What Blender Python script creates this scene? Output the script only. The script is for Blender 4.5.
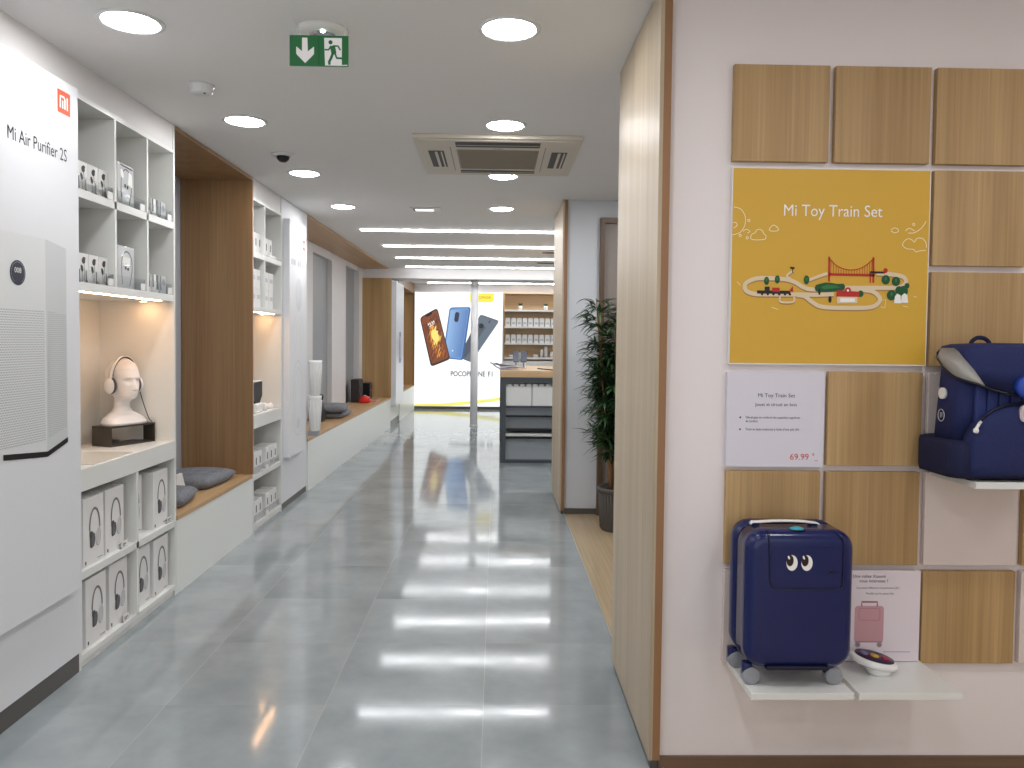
import bpy, bmesh, math, random
from mathutils import Vector, Matrix
R = math.radians
random.seed(7)
for o in list(bpy.data.objects): bpy.data.objects.remove(o)
SC = bpy.context.scene
COL = SC.collection

# ------------------------------------------------------------------ camera
F_PX = 769.0; CX = 512.0; CY = 367.5; EYE = 1.38
yaw = math.atan(16/769); pitch = math.atan(27/769); roll = R(0.62)
fwd = Vector((math.sin(yaw)*math.cos(pitch), math.cos(yaw)*math.cos(pitch), -math.sin(pitch)))
r0 = Vector((math.cos(yaw), -math.sin(yaw), 0)); u0 = r0.cross(fwd)
rt = r0*math.cos(roll) + u0*math.sin(roll); up = -r0*math.sin(roll) + u0*math.cos(roll)
cd = bpy.data.cameras.new('camera'); cam = bpy.data.objects.new('camera', cd); COL.objects.link(cam)
cam.matrix_world = Matrix(((rt.x, up.x, -fwd.x, 0), (rt.y, up.y, -fwd.y, 0), (rt.z, up.z, -fwd.z, EYE), (0, 0, 0, 1)))
cd.sensor_width = 36; cd.lens = 36*F_PX/1024; cd.shift_y = (CY-384)/1024
cd.clip_start = 0.05; cd.clip_end = 100
SC.camera = cam

# ------------------------------------------------------------------ world, exposure, light levels
w = bpy.data.worlds.new('world'); SC.world = w; w.use_nodes = True
w.node_tree.nodes['Background'].inputs[0].default_value = (.95, .98, 1, 1)
w.node_tree.nodes['Background'].inputs[1].default_value = 1.0
SC.view_settings.view_transform = 'Standard'; SC.view_settings.look = 'None'
SC.view_settings.gamma = 1; SC.view_settings.use_curve_mapping = False
SC.view_settings.exposure = 0.4
E_DOWN = 56.0      # radiance of the downlight diffusers
E_BAR = 19.0        # radiance of the linear ceiling lights
E_POSTER = .95    # radiance of the backlit poster's white
E_STRIP = 48.0      # warm led strips under the shelves

# ------------------------------------------------------------------ materials
def lin(c):
    def f(v):
        v /= 255
        return v/12.92 if v <= .04045 else ((v+.055)/1.055)**2.4
    return (f(c[0]), f(c[1]), f(c[2]), 1)
def newmat(name):
    m = bpy.data.materials.new(name); m.use_nodes = True
    return m, m.node_tree.nodes, m.node_tree.links, m.node_tree.nodes['Principled BSDF']
def pbr(name, c, rough=.5, metal=0, coat=0, noise=0, nscale=8, bump=0, bscale=60, spec=.5, trans=0, alpha=1, ior=1.45):
    m, N, L, b = newmat(name)
    b.inputs['Base Color'].default_value = lin(c); b.inputs['Roughness'].default_value = rough
    b.inputs['Metallic'].default_value = metal; b.inputs['Coat Weight'].default_value = coat
    b.inputs['Coat Roughness'].default_value = .05
    b.inputs['Specular IOR Level'].default_value = spec
    b.inputs['Transmission Weight'].default_value = trans; b.inputs['Alpha'].default_value = alpha; b.inputs['IOR'].default_value = ior
    tc = N.new('ShaderNodeTexCoord')
    if noise:
        n = N.new('ShaderNodeTexNoise'); n.inputs['Scale'].default_value = nscale; n.inputs['Detail'].default_value = 4
        L.new(tc.outputs['Object'], n.inputs['Vector'])
        mx = N.new('ShaderNodeMix'); mx.data_type = 'RGBA'
        mx.inputs[6].default_value = lin([max(0, v*(1-noise)) for v in c]); mx.inputs[7].default_value = lin([min(255, v*(1+noise)) for v in c])
        L.new(n.outputs['Fac'], mx.inputs[0]); L.new(mx.outputs[2], b.inputs['Base Color'])
    if bump:
        n = N.new('ShaderNodeTexNoise'); n.inputs['Scale'].default_value = bscale; n.inputs['Detail'].default_value = 3
        L.new(tc.outputs['Object'], n.inputs['Vector'])
        bp = N.new('ShaderNodeBump'); bp.inputs['Strength'].default_value = bump; bp.inputs['Distance'].default_value = .01
        L.new(n.outputs['Fac'], bp.inputs['Height']); L.new(bp.outputs[0], b.inputs['Normal'])
    return m
def emit(name, c, s):
    m, N, L, b = newmat(name)
    b.inputs['Base Color'].default_value = (0, 0, 0, 1) if s > 3 else (.02, .02, .02, 1)
    b.inputs['Roughness'].default_value = .4
    b.inputs['Emission Color'].default_value = lin(c); b.inputs['Emission Strength'].default_value = s
    return m
def wood(name, c1, c2, grain='Z', rough=.42, fine=1.0):
    """straight grained veneer: bands stretched along one axis, tone differs from board to board"""
    m, N, L, b = newmat(name)
    tc = N.new('ShaderNodeTexCoord'); oi = N.new('ShaderNodeObjectInfo')
    ad = N.new('ShaderNodeVectorMath'); ad.operation = 'ADD'
    ml = N.new('ShaderNodeMath'); ml.operation = 'MULTIPLY'; ml.inputs[1].default_value = 37
    L.new(oi.outputs['Random'], ml.inputs[0]); L.new(tc.outputs['Object'], ad.inputs[0]); L.new(ml.outputs[0], ad.inputs[1])
    def stretched(s, along, detail):
        mp = N.new('ShaderNodeMapping'); sc = [s, s, s]; sc['XYZ'.index(grain)] = along
        mp.inputs['Scale'].default_value = sc; L.new(ad.outputs[0], mp.inputs['Vector'])
        n = N.new('ShaderNodeTexNoise'); n.inputs['Scale'].default_value = 1; n.inputs['Detail'].default_value = detail
        L.new(mp.outputs[0], n.inputs['Vector']); return n
    a = stretched(9*fine, .35, 3); g = stretched(130*fine, 1.6, 2)
    mx = N.new('ShaderNodeMix'); mx.data_type = 'RGBA'; mx.inputs[6].default_value = lin(c1); mx.inputs[7].default_value = lin(c2)
    cr = N.new('ShaderNodeMapRange'); cr.inputs[1].default_value = .3; cr.inputs[2].default_value = .7
    L.new(a.outputs['Fac'], cr.inputs[0]); L.new(cr.outputs[0], mx.inputs[0])
    m2 = N.new('ShaderNodeMix'); m2.data_type = 'RGBA'; m2.blend_type = 'MULTIPLY'; m2.inputs[0].default_value = 1
    g2 = N.new('ShaderNodeMapRange'); g2.inputs[1].default_value = .3; g2.inputs[2].default_value = .7; g2.inputs[3].default_value = .86; g2.inputs[4].default_value = 1.08
    L.new(g.outputs['Fac'], g2.inputs[0]); L.new(mx.outputs[2], m2.inputs[6]); L.new(g2.outputs[0], m2.inputs[7])
    L.new(m2.outputs[2], b.inputs['Base Color']); b.inputs['Roughness'].default_value = rough
    bp = N.new('ShaderNodeBump'); bp.inputs['Strength'].default_value = .08; bp.inputs['Distance'].default_value = .002
    L.new(g.outputs['Fac'], bp.inputs['Height']); L.new(bp.outputs[0], b.inputs['Normal'])
    return m

WALL = pbr('wall_paint', (222, 219, 218), .6, bump=.04, bscale=250)
WALLP = pbr('warm_wall_paint', (236, 227, 226), .45, bump=.03, bscale=250)
GREYW = pbr('grey_wall_paint', (214, 217, 221), .6)
CEIL = pbr('ceiling_paint', (234, 232, 230), .8)
LAM = pbr('white_laminate', (226, 226, 222), .3)
LAMG = pbr('off_white_laminate', (232, 235, 231), .35)
BOARD = pbr('white_display_board', (226, 227, 230), .32)
BACKG = pbr('niche_back_grey', (176, 178, 184), .5)
WINDOW_G = pbr('frosted_grey_panel', (150, 153, 156), .35)
DARKP = pbr('dark_plinth', (92, 88, 84), .35)
OAK = wood('oak_veneer', (176, 158, 132), (194, 178, 154))
OAKT = wood('oak_tile_veneer', (166, 132, 86), (194, 160, 112), rough=.5)
OAKY = wood('oak_bench_top', (186, 148, 104), (200, 164, 122), grain='Y')
OAKX = wood('oak_counter', (198, 164, 120), (214, 182, 140), grain='X')
OAKN = wood('oak_niche_shaded', (144, 108, 72), (162, 128, 90))  # same oak, darker: the niche's shade is put into the colour
OAKE = pbr('oak_edge_band', (150, 110, 76), .45)
PLANK = wood('plank_floor', (172, 152, 120), (194, 174, 144), grain='Y', rough=.3, fine=.6)
LAMPE = emit('downlight_diffuser', (252, 253, 255), E_DOWN)
BARE = emit('linear_light_diffuser', (252, 253, 255), E_BAR)
STRIPE = emit('warm_led', (255, 196, 140), E_STRIP)
WMETAL = pbr('white_metal', (225, 225, 225), .35)
DGREY = pbr('anthracite_metal', (72, 77, 82), .4)
DGLASS = pbr('smoked_panel', (158, 164, 168), .25)
BLACK = pbr('black_plastic', (22, 22, 24), .35)
BROWNM = pbr('dark_bronze_metal', (72, 66, 58), .4, metal=.3)
FABRIC = pbr('grey_felt', (126, 128, 134), .95, noise=.2, nscale=60, bump=.6, bscale=220)
PAPER = pbr('white_card', (232, 230, 228), .55)
PAPERP = pbr('price_card', (222, 218, 228), .55)
INK = pbr('dark_ink', (50, 50, 54), .6)
INKG = pbr('grey_ink', (150, 152, 156), .6)
INKL = pbr('pale_grey_ink', (196, 199, 203), .5)
RED = pbr('red_ink', (205, 70, 66), .6)
ORANGE = pbr('orange_ink', (222, 92, 52), .5)
YELLOW = pbr('yellow_print', (216, 170, 60), .45)
WHITEI = pbr('white_ink', (245, 243, 238), .5)
CLEAR = pbr('clear_acrylic', (246, 249, 250), .05, trans=1, ior=1.12)
CHROME = pbr('satin_metal', (190, 190, 195), .25, metal=1)
CERAM = pbr('white_gloss_plastic', (236, 234, 232), .25, coat=.3)
BISQ = pbr('mannequin_white', (232, 228, 226), .35)
LEAF = pbr('dark_green_leaf', (38, 66, 36), .45, noise=.35, nscale=12)
LEAF2 = pbr('mid_green_leaf', (60, 92, 50), .45)
STEM = pbr('cane_stem', (140, 104, 66), .7)
NAVY = pbr('navy_polycarbonate', (20, 30, 84), .2, coat=.15, spec=.45)
NAVYD = pbr('navy_seam', (10, 14, 38), .4)
NAVYF = pbr('navy_fabric', (27, 36, 86), .75, bump=.3, bscale=400)
NAVYFD = pbr('dark_navy_fabric', (19, 24, 62), .8, bump=.3, bscale=400)
NAVYL = pbr('blue_ribbed_fabric', (32, 46, 104), .65, bump=.3, bscale=300)
BLUEB = pbr('blue_plastic', (44, 74, 170), .3)
TEAL = pbr('teal_plastic', (60, 170, 190), .3)
SILV = pbr('pale_grey_reflector', (236, 234, 230), .4)
WHEEL = pbr('grey_wheel', (150, 152, 158), .4)
GREEN = emit('exit_green', (14, 100, 48), .5)
GREENW = emit('exit_white', (232, 226, 224), .52)

# ------------------------------------------------------------------ mesh builder
class Fr:
    def __init__(s, o, u, v):
        s.o = Vector(o); s.u = Vector(u); s.v = Vector(v); s.n = s.u.cross(s.v)
    def p(s, a, b, c=0): return s.o + s.u*a + s.v*b + s.n*c
XY = Fr((0, 0, 0), (1, 0, 0), (0, 1, 0))
class MB:
    def __init__(s, m): s.bm = bmesh.new(); s.mats = []; s.sm = set(); s.use(m)
    def use(s, m):
        if m not in s.mats: s.mats.append(m)
        s.mi = s.mats.index(m); return s
    def _tag(s, faces, smooth=False):
        for f in faces: f.material_index = s.mi; f.smooth = smooth
    def box(s, x0, x1, y0, y1, z0, z1, bev=0, seg=2, M=None, smooth=False):
        b = bmesh.new()
        r = bmesh.ops.create_cube(b, size=1)
        for v in b.verts: v.co = Vector(((x0+x1)/2+v.co.x*(x1-x0), (y0+y1)/2+v.co.y*(y1-y0), (z0+z1)/2+v.co.z*(z1-z0)))
        if bev: bmesh.ops.bevel(b, geom=list(b.edges)+list(b.verts), offset=bev, segments=seg, profile=.5, affect='EDGES')
        return s.merge(b, M, smooth or seg > 3)
    def merge(s, b, M=None, smooth=False):
        if M: b.transform(M)
        vm = {v: s.bm.verts.new(v.co) for v in b.verts}; fs = []
        for f in b.faces:
            try: fs.append(s.bm.faces.new([vm[v] for v in f.verts]))
            except ValueError: pass
        s._tag(fs, smooth); b.free(); return s
    def vbox(s, x0, x1, y0, y1, z0, z1, rv, rs, seg=6, M=None):
        """box whose upright edges are rounded by rv and whose rims by rs"""
        b = bmesh.new(); bmesh.ops.create_cube(b, size=1)
        for v in b.verts: v.co = Vector(((x0+x1)/2+v.co.x*(x1-x0), (y0+y1)/2+v.co.y*(y1-y0), (z0+z1)/2+v.co.z*(z1-z0)))
        ed = [e for e in b.edges if abs(e.verts[0].co.z-e.verts[1].co.z) > 1e-5]
        bmesh.ops.bevel(b, geom=ed, offset=rv, segments=seg, profile=.5, affect='EDGES')
        if rs:
            ed = [e for e in b.edges if abs(e.verts[0].co.z-e.verts[1].co.z) < 1e-5]
            bmesh.ops.bevel(b, geom=ed, offset=rs, segments=max(2, seg-2), profile=.5, affect='EDGES')
        return s.merge(b, M, True)
    def cyl(s, p0, p1, r0, r1=None, n=20, cap=True, smooth=True):
        p0 = Vector(p0); p1 = Vector(p1); r1 = r0 if r1 is None else r1
        d = (p1-p0).normalized(); a = d.orthogonal().normalized(); b = d.cross(a)
        A = [s.bm.verts.new(p0+(a*math.cos(t)+b*math.sin(t))*r0) for t in [2*math.pi*i/n for i in range(n)]]
        B = [s.bm.verts.new(p1+(a*math.cos(t)+b*math.sin(t))*r1) for t in [2*math.pi*i/n for i in range(n)]]
        s._tag([s.bm.faces.new((A[i], A[(i+1) % n], B[(i+1) % n], B[i])) for i in range(n)], smooth)
        if cap: s._tag([s.bm.faces.new(A[::-1]), s.bm.faces.new(B)])
        return s
    def tube(s, pts, r, n=8, closed=False):
        pts = [Vector(p) for p in pts]; rings = []; N = len(pts)
        prev = None
        for i, p in enumerate(pts):
            if closed: d = pts[(i+1) % N]-pts[i-1]
            else: d = pts[min(i+1, N-1)]-pts[max(i-1, 0)]
            d.normalize()
            a = d.orthogonal().normalized() if prev is None else (prev-d*prev.dot(d)).normalized()
            prev = a; b = d.cross(a); rr = r[i] if isinstance(r, (list, tuple)) else r
            rings.append([s.bm.verts.new(p+(a*math.cos(t)+b*math.sin(t))*rr) for t in [2*math.pi*k/n for k in range(n)]])
        fs = []
        for i in range(N if closed else N-1):
            A = rings[i]; B = rings[(i+1) % N]
            fs += [s.bm.faces.new((A[k], A[(k+1) % n], B[(k+1) % n], B[k])) for k in range(n)]
        if not closed: fs += [s.bm.faces.new(rings[0][::-1]), s.bm.faces.new(rings[-1])]
        s._tag(fs, True); return s
    def lathe(s, prof, c=(0, 0, 0), n=32, M=None, sx=1, sy=1):
        b = bmesh.new(); rings = []
        for r, z in prof:
            rings.append([b.verts.new((c[0]+sx*max(r, 1e-4)*math.cos(2*math.pi*k/n), c[1]+sy*max(r, 1e-4)*math.sin(2*math.pi*k/n), c[2]+z)) for k in range(n)])
        for A, B in zip(rings, rings[1:]):
            for k in range(n): b.faces.new((A[k], A[(k+1) % n], B[(k+1) % n], B[k]))
        b.faces.new(rings[0][::-1]); b.faces.new(rings[-1])
        return s.merge(b, M, True)
    def loft(s, rings, smooth=True, cap=True):
        vs = [[s.bm.verts.new(p) for p in r] for r in rings]; n = len(vs[0]); fs = []
        for A, B in zip(vs, vs[1:]):
            fs += [s.bm.faces.new((A[k], A[(k+1) % n], B[(k+1) % n], B[k])) for k in range(n)]
        if cap: fs += [s.bm.faces.new(vs[0][::-1]), s.bm.faces.new(vs[-1])]
        s._tag(fs, smooth); return s
    def flat(s, fr, poly, c=.0006):
        s._tag([s.bm.faces.new([s.bm.verts.new(fr.p(a, b, c)) for a, b in poly])]); return s
    def rect(s, fr, a0, a1, b0, b1, c=.0006): return s.flat(fr, [(a0, b0), (a1, b0), (a1, b1), (a0, b1)], c)
    def disc(s, fr, a, b, ra, rb=None, c=.0006, n=20, rot=0):
        rb = ra if rb is None else rb
        return s.flat(fr, [(a+ra*math.cos(t)*math.cos(rot)-rb*math.sin(t)*math.sin(rot), b+ra*math.cos(t)*math.sin(rot)+rb*math.sin(t)*math.cos(rot)) for t in [2*math.pi*i/n for i in range(n)]], c)
    def line(s, fr, pts, wd, c=.0006, closed=False):
        N = len(pts); L = []; Rr = []
        for i in range(N):
            if closed: d = Vector(pts[(i+1) % N])-Vector(pts[i-1])
            else: d = Vector(pts[min(i+1, N-1)])-Vector(pts[max(i-1, 0)])
            d = d.normalized() if d.length > 1e-9 else Vector((1, 0)); nx, ny = -d.y*wd/2, d.x*wd/2
            L.append(s.bm.verts.new(fr.p(pts[i][0]+nx, pts[i][1]+ny, c))); Rr.append(s.bm.verts.new(fr.p(pts[i][0]-nx, pts[i][1]-ny, c)))
        s._tag([s.bm.faces.new((Rr[i], Rr[(i+1) % N], L[(i+1) % N], L[i])) for i in range(N if closed else N-1)]); return s
    def prism(s, fr, poly, c0, c1, smooth=False):
        A = [s.bm.verts.new(fr.p(a, b, c0)) for a, b in poly]; B = [s.bm.verts.new(fr.p(a, b, c1)) for a, b in poly]; n = len(A)
        s._tag([s.bm.faces.new(A[::-1]), s.bm.faces.new(B)])
        s._tag([s.bm.faces.new((A[i], A[(i+1) % n], B[(i+1) % n], B[i])) for i in range(n)], smooth); return s
    def text(s, fr, t, a, b, size, c=.0008, align='LEFT', sx=1, bold=0):
        cu = bpy.data.curves.new('lettering', 'FONT'); cu.body = t; cu.size = size; cu.align_x = align; cu.resolution_u = 3
        cu.offset = bold
        ob = bpy.data.objects.new('lettering', cu); me = bpy.data.meshes.new_from_object(ob)
        vs = [s.bm.verts.new(fr.p(a+v.co.x*sx, b+v.co.y, c)) for v in me.vertices]
        fs = []
        for p in me.polygons:
            try: fs.append(s.bm.faces.new([vs[i] for i in p.vertices]))
            except ValueError: pass
        s._tag(fs); bpy.data.objects.remove(ob); bpy.data.curves.remove(cu); bpy.data.meshes.remove(me); return s
    def build(s, name, parent=None, loc=None, local=False):
        """geometry in world coordinates (or the parent's own, when local)"""
        me = bpy.data.meshes.new(name)
        bmesh.ops.recalc_face_normals(s.bm, faces=[f for f in s.bm.faces if not f.smooth and len(f.edges[0].link_faces) == 2 and False])
        o = bpy.data.objects.new(name, me); COL.objects.link(o)
        off = Vector(loc) if loc is not None else (Vector(root_loc(parent)) if parent and not local else Vector((0, 0, 0)))
        s.bm.transform(Matrix.Translation(-off)); s.bm.to_mesh(me); s.bm.free()
        for m in s.mats: me.materials.append(m)
        if loc is not None: o.location = loc
        if parent: o.parent = parent
        return o
def root_loc(p):
    v = Vector((0, 0, 0))
    while p: v += p.location; p = p.parent
    return v
def tag(o, label, cat, group=None, kind=None):
    o['label'] = label; o['category'] = cat
    if group: o['group'] = group
    if kind: o['kind'] = kind
    return o
def thing(name, label, cat, loc, rz=0, group=None):
    o = bpy.data.objects.new(name, None); COL.objects.link(o); o.location = loc; o.rotation_euler = (0, 0, rz); o.empty_display_size = .05
    return tag(o, label, cat, group)
def struct(name, mb):
    o = mb.build(name); o['kind'] = 'structure'; return o
def dup(root, loc, label, rz=None):
    c = root.copy(); COL.objects.link(c); c.location = loc; c['label'] = label
    if rz is not None: c.rotation_euler = (0, 0, rz)
    for ch in root.children:
        d = ch.copy(); COL.objects.link(d); d.parent = c
        for g in ch.children:
            e = g.copy(); COL.objects.link(e); e.parent = d
    return c
def spline(pts, k=6, closed=False):
    out = []; n = len(pts); V = [Vector(p) for p in pts]
    for i in range(n if closed else n-1):
        p0 = V[i-1] if (closed or i > 0) else V[0]; p1 = V[i]; p2 = V[(i+1) % n]; p3 = V[(i+2) % n] if closed else V[min(i+2, n-1)]
        for j in range(k):
            t = j/k
            out.append(.5*((2*p1)+(-p0+p2)*t+(2*p0-5*p1+4*p2-p3)*t*t+(-p0+3*p1-3*p2+p3)*t**3))
    if not closed: out.append(V[-1])
    return out
def rrect(w, h, r, n=5, cx=0, cy=0):
    out = []
    for (x, y, a) in ((w/2-r, h/2-r, 0), (-w/2+r, h/2-r, 90), (-w/2+r, -h/2+r, 180), (w/2-r, -h/2+r, 270)):
        for i in range(n+1):
            t = R(a+90*i/n); out.append((cx+x+r*math.cos(t), cy+y+r*math.sin(t)))
    return out

HC = 2.49          # ceiling
XL = -1.70         # face of the left wall furniture
XD = .500          # face of the two wooden wall ends on the right
YB = 15.4          # end wall

# ------------------------------------------------------------------ shell
def floor_material():
    m, N, L, b = newmat('grey_porcelain_tiles')
    g = N.new('ShaderNodeNewGeometry'); sp = N.new('ShaderNodeSeparateXYZ'); L.new(g.outputs['Position'], sp.inputs[0])
    def M(op, a, bb=None, cc=None):
        n = N.new('ShaderNodeMath'); n.operation = op
        for i, v in enumerate((a, bb, cc)):
            if v is None: continue
            if isinstance(v, (int, float)): n.inputs[i].default_value = v
            else: L.new(v, n.inputs[i])
        return n.outputs[0]
    tx = M('DIVIDE', M('ADD', sp.outputs['X'], .035), .595); ty = M('DIVIDE', M('SUBTRACT', sp.outputs['Y'], 2.865), .595)
    ix = M('FLOOR', tx); iy = M('FLOOR', ty); fx = M('FRACT', tx); fy = M('FRACT', ty)
    dx = M('MINIMUM', fx, M('SUBTRACT', 1, fx)); dy = M('MINIMUM', fy, M('SUBTRACT', 1, fy))
    jx = M('LESS_THAN', dx, .0025); jy = M('LESS_THAN', dy, .0026)
    par = M('LESS_THAN', M('MODULO', M('ABSOLUTE', iy), 2), .5)
    jyw = M('MULTIPLY', jy, .3)
    cb = N.new('ShaderNodeCombineXYZ'); L.new(ix, cb.inputs[0]); L.new(iy, cb.inputs[1])
    wn = N.new('ShaderNodeTexWhiteNoise'); wn.noise_dimensions = '2D'; L.new(cb.outputs[0], wn.inputs['Vector'])
    n1 = N.new('ShaderNodeTexNoise'); n1.inputs['Scale'].default_value = 2.3; n1.inputs['Detail'].default_value = 6; n1.inputs['Roughness'].default_value = .6
    av = N.new('ShaderNodeVectorMath'); av.operation = 'ADD'; L.new(g.outputs['Position'], av.inputs[0])
    sv = N.new('ShaderNodeVectorMath'); sv.operation = 'SCALE'; L.new(wn.outputs['Color'], sv.inputs[0]); sv.inputs[3].default_value = 4
    L.new(sv.outputs[0], av.inputs[1]); L.new(av.outputs[0], n1.inputs['Vector'])
    mx = N.new('ShaderNodeMix'); mx.data_type = 'RGBA'; mx.inputs[6].default_value = lin((134, 141, 144)); mx.inputs[7].default_value = lin((160, 167, 169))
    mr = N.new('ShaderNodeMapRange'); mr.inputs[1].default_value = .3; mr.inputs[2].default_value = .7; L.new(n1.outputs['Fac'], mr.inputs[0]); L.new(mr.outputs[0], mx.inputs[0])
    j = M('MAXIMUM', jx, jyw)
    m2 = N.new('ShaderNodeMix'); m2.data_type = 'RGBA'; L.new(j, m2.inputs[0]); L.new(mx.outputs[2], m2.inputs[6]); m2.inputs[7].default_value = lin((164, 168, 168))
    L.new(m2.outputs[2], b.inputs['Base Color'])
    n2 = N.new('ShaderNodeTexNoise'); n2.inputs['Scale'].default_value = 5; n2.inputs['Detail'].default_value = 5; L.new(av.outputs[0], n2.inputs['Vector'])
    rr = N.new('ShaderNodeMapRange'); rr.inputs[1].default_value = .3; rr.inputs[2].default_value = .7; rr.inputs[3].default_value = .055; rr.inputs[4].default_value = .10
    L.new(n2.outputs['Fac'], rr.inputs[0]); L.new(M('MAXIMUM', rr.outputs[0], M('MULTIPLY', j, .25)), b.inputs['Roughness'])
    # each tile lies a hair out of level
    s2 = N.new('ShaderNodeVectorMath'); s2.operation = 'SUBTRACT'; L.new(wn.outputs['Color'], s2.inputs[0]); s2.inputs[1].default_value = (.5, .5, .5)
    s3 = N.new('ShaderNodeVectorMath'); s3.operation = 'MULTIPLY'; L.new(s2.outputs[0], s3.inputs[0]); s3.inputs[1].default_value = (.003, .0014, 0)
    bp = N.new('ShaderNodeBump'); bp.inputs['Strength'].default_value = .01; bp.inputs['Distance'].default_value = .01
    n3 = N.new('ShaderNodeTexNoise'); n3.inputs['Scale'].default_value = 3; L.new(g.outputs['Position'], n3.inputs['Vector']); L.new(n3.outputs['Fac'], bp.inputs['Height'])
    a3 = N.new('ShaderNodeVectorMath'); a3.operation = 'ADD'; L.new(g.outputs['Normal'], a3.inputs[0]); L.new(s3.outputs[0], a3.inputs[1])
    nn = N.new('ShaderNodeVectorMath'); nn.operation = 'NORMALIZE'; L.new(a3.outputs[0], nn.inputs[0]); L.new(nn.outputs[0], b.inputs['Normal'])
    b.inputs['Specular IOR Level'].default_value = .33
    return m
TILES = floor_material()
struct('floor', MB(TILES).box(-2.6, .555, -3, YB+.2, -.1, 0))
struct('floor', MB(PLANK).box(.555, 3.4, -3, 6.2, -.1, 0))
struct('floor', MB(TILES).box(.555, 3.4, 6.2, YB+.2, -.1, 0))
struct('trim_1', MB(pbr('edge_strip', (205, 200, 190), .3, metal=.6)).box(.551, .557, -3, 6.1, 0, .002))
struct('ceiling', MB(CEIL).box(-2.6, 3.4, -3, YB+.2, HC, HC+.1))
struct('wall_back', MB(WALL).box(-2.6, 3.4, YB, YB+.15, 0, HC))
# added shopfront opening, unseen behind the camera: lets world light in as fill
struct('wall_front', MB(WALL).box(-2.6, -2.1, -3.1, -3, 0, HC).box(3.0, 3.4, -3.1, -3, 0, HC).box(-2.1, 3.0, -3.1, -3, 2.35, HC).box(-2.1, 3.0, -3.1, -3, 0, .1))
struct('added_shopfront_frame', MB(DGREY).box(-.45, -.39, -3.07, -3.02, .1, 2.35).box(1.27, 1.33, -3.07, -3.02, .1, 2.35).box(-2.1, 3.0, -3.07, -3.02, .1, .15).box(-2.1, 3.0, -3.07, -3.02, 2.30, 2.35))
struct('wall_left', MB(BACKG).box(-2.45, -2.19, -3, 6.94, 0, HC).box(-2.6, -2.35, 6.94, YB, 0, HC))
struct('wall_left', MB(WALL).box(-2.19, XL-.005, -3, 3.15, 0, HC).box(-2.19, XL-.005, 3.15, 4.115, 2.35, HC).box(-2.19, XL-.005, 5.42, 6.13, 2.35, HC)
       .box(-2.35, XL-.03, 6.14, 6.94, 0, HC))
struct('wall_right', MB(WALLP).box(3.3, 3.4, -3, YB, 0, HC))
# the display wall on the right: plaster on a brown plinth
struct('wall_right', MB(WALLP).box(.537, 3.3, 2.44, 3.2, .04, HC))
struct('baseboard_right', MB(wood('brown_plinth', (112, 88, 70), (128, 102, 82), grain='X', rough=.25)).box(.537, 3.3, 2.432, 2.6, 0, .04))
struct('wall_right', MB(GREYW).box(.554, 3.3, 6.1, 7.0, 0, HC))
struct('baseboard_right', MB(DARKP).box(.554, .81, 6.085, 6.098, 0, .045))
# beam in front of the end wall
struct('wall_back', MB(WALL).box(-2.35, 3.3, 12.0, 12.6, 2.325, HC))

def wall_end(name, label, y0, y1, z0, XD=.500):
    t = thing(name, label, 'wood cladding', (XD+.018, (y0+y1)/2, z0))
    MB(OAK).box(XD, XD+.012, y0, y1, z0, HC-.002).build('veneer_panel', t)
    MB(OAKE).box(XD+.012, XD+.036, y0, y0+.03, z0, HC-.002).build('edge_band', t)
    MB(DARKP).box(XD+.012, XD+.036, y0+.03, y1, 0, z0).build('plinth', t)
wall_end('wood_cladding', 'tall pale oak cladding on the wall end beside the train poster wall', 2.405, 3.2, .042)
wall_end('wood_cladding', 'pale oak cladding on the far wall end beside the potted plant', 6.07, 7.0, .03, .517)

# door recess behind the plant
t = thing('door_frame', 'brown wooden door frame behind the potted plant', 'door frame', (1.2, 6.05, 0))
MB(wood('brown_door_wood', (96, 74, 54), (112, 88, 66))).box(.81, .845, 6.04, 6.1, 0, 2.35).box(.845, 1.6, 6.04, 6.1, 2.31, 2.35).box(1.6, 1.635, 6.04, 6.1, 0, 2.35).build('casing', t)
MB(pbr('dim_door_leaf', (150, 140, 134), .5)).box(.845, 1.6, 6.075, 6.097, 0.005, 2.31).build('door_leaf', t)

# ------------------------------------------------------------------ ceiling fixtures
def downlight():
    t = thing('downlight', '', 'ceiling light', (0, 0, HC), 0, 'round ceiling downlights')
    pr = [(.094, 0), (.113, 0), (.112, -.004), (.098, -.007), (.094, -.004)]
    n = 40; mb = MB(WMETAL)
    rings = [[(r*math.cos(2*math.pi*k/n), r*math.sin(2*math.pi*k/n), z) for k in range(n)] for r, z in pr]
    mb.loft(rings, cap=False); mb.build('trim_ring', t, local=True)
    mb = MB(LAMPE); mb.lathe([(0, -.012), (.05, -.011), (.08, -.008), (.095, -.001)], n=40); mb.build('diffuser', t, local=True)
    return t
dl = downlight(); first = True
ordn = ['nearest', 'second', 'third', 'farthest']
for col, x, nm in ((0, .035, 'right row beside the air conditioner'), (1, -1.3, 'left row above the shelves')):
    for i, y in enumerate((2.78, 4.01, 5.24, 6.53)):
        lab = 'round ceiling downlight, %s in the %s' % (ordn[i], nm)
        if first: dl.location = (x, y, HC); dl['label'] = lab; first = False
        else: dup(dl, (x, y, HC), lab)
for k, (x, y) in enumerate(((.035, 1.5), (-1.3, 1.5), (.035, .2), (-1.3, .2), (1.45, 1.2), (1.45, -.6), (2.6, 1.2), (-.6, -1.6), (1.3, 4.6), (1.08, 5.2))):  # extra downlights out of view, added to brighten the room and alcove
    dup(dl, (x, y, HC), 'added unseen ceiling downlight %s' % ('over the camera in the right row', 'over the camera in the left row', 'just behind the camera, right row', 'just behind the camera, left row', 'in front of the train poster wall',
        'in the right aisle near the added shopfront', 'farthest right before the poster wall', 'nearest the added shopfront', 'above the alcove behind the poster wall', 'above the potted plant')[k])

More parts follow.
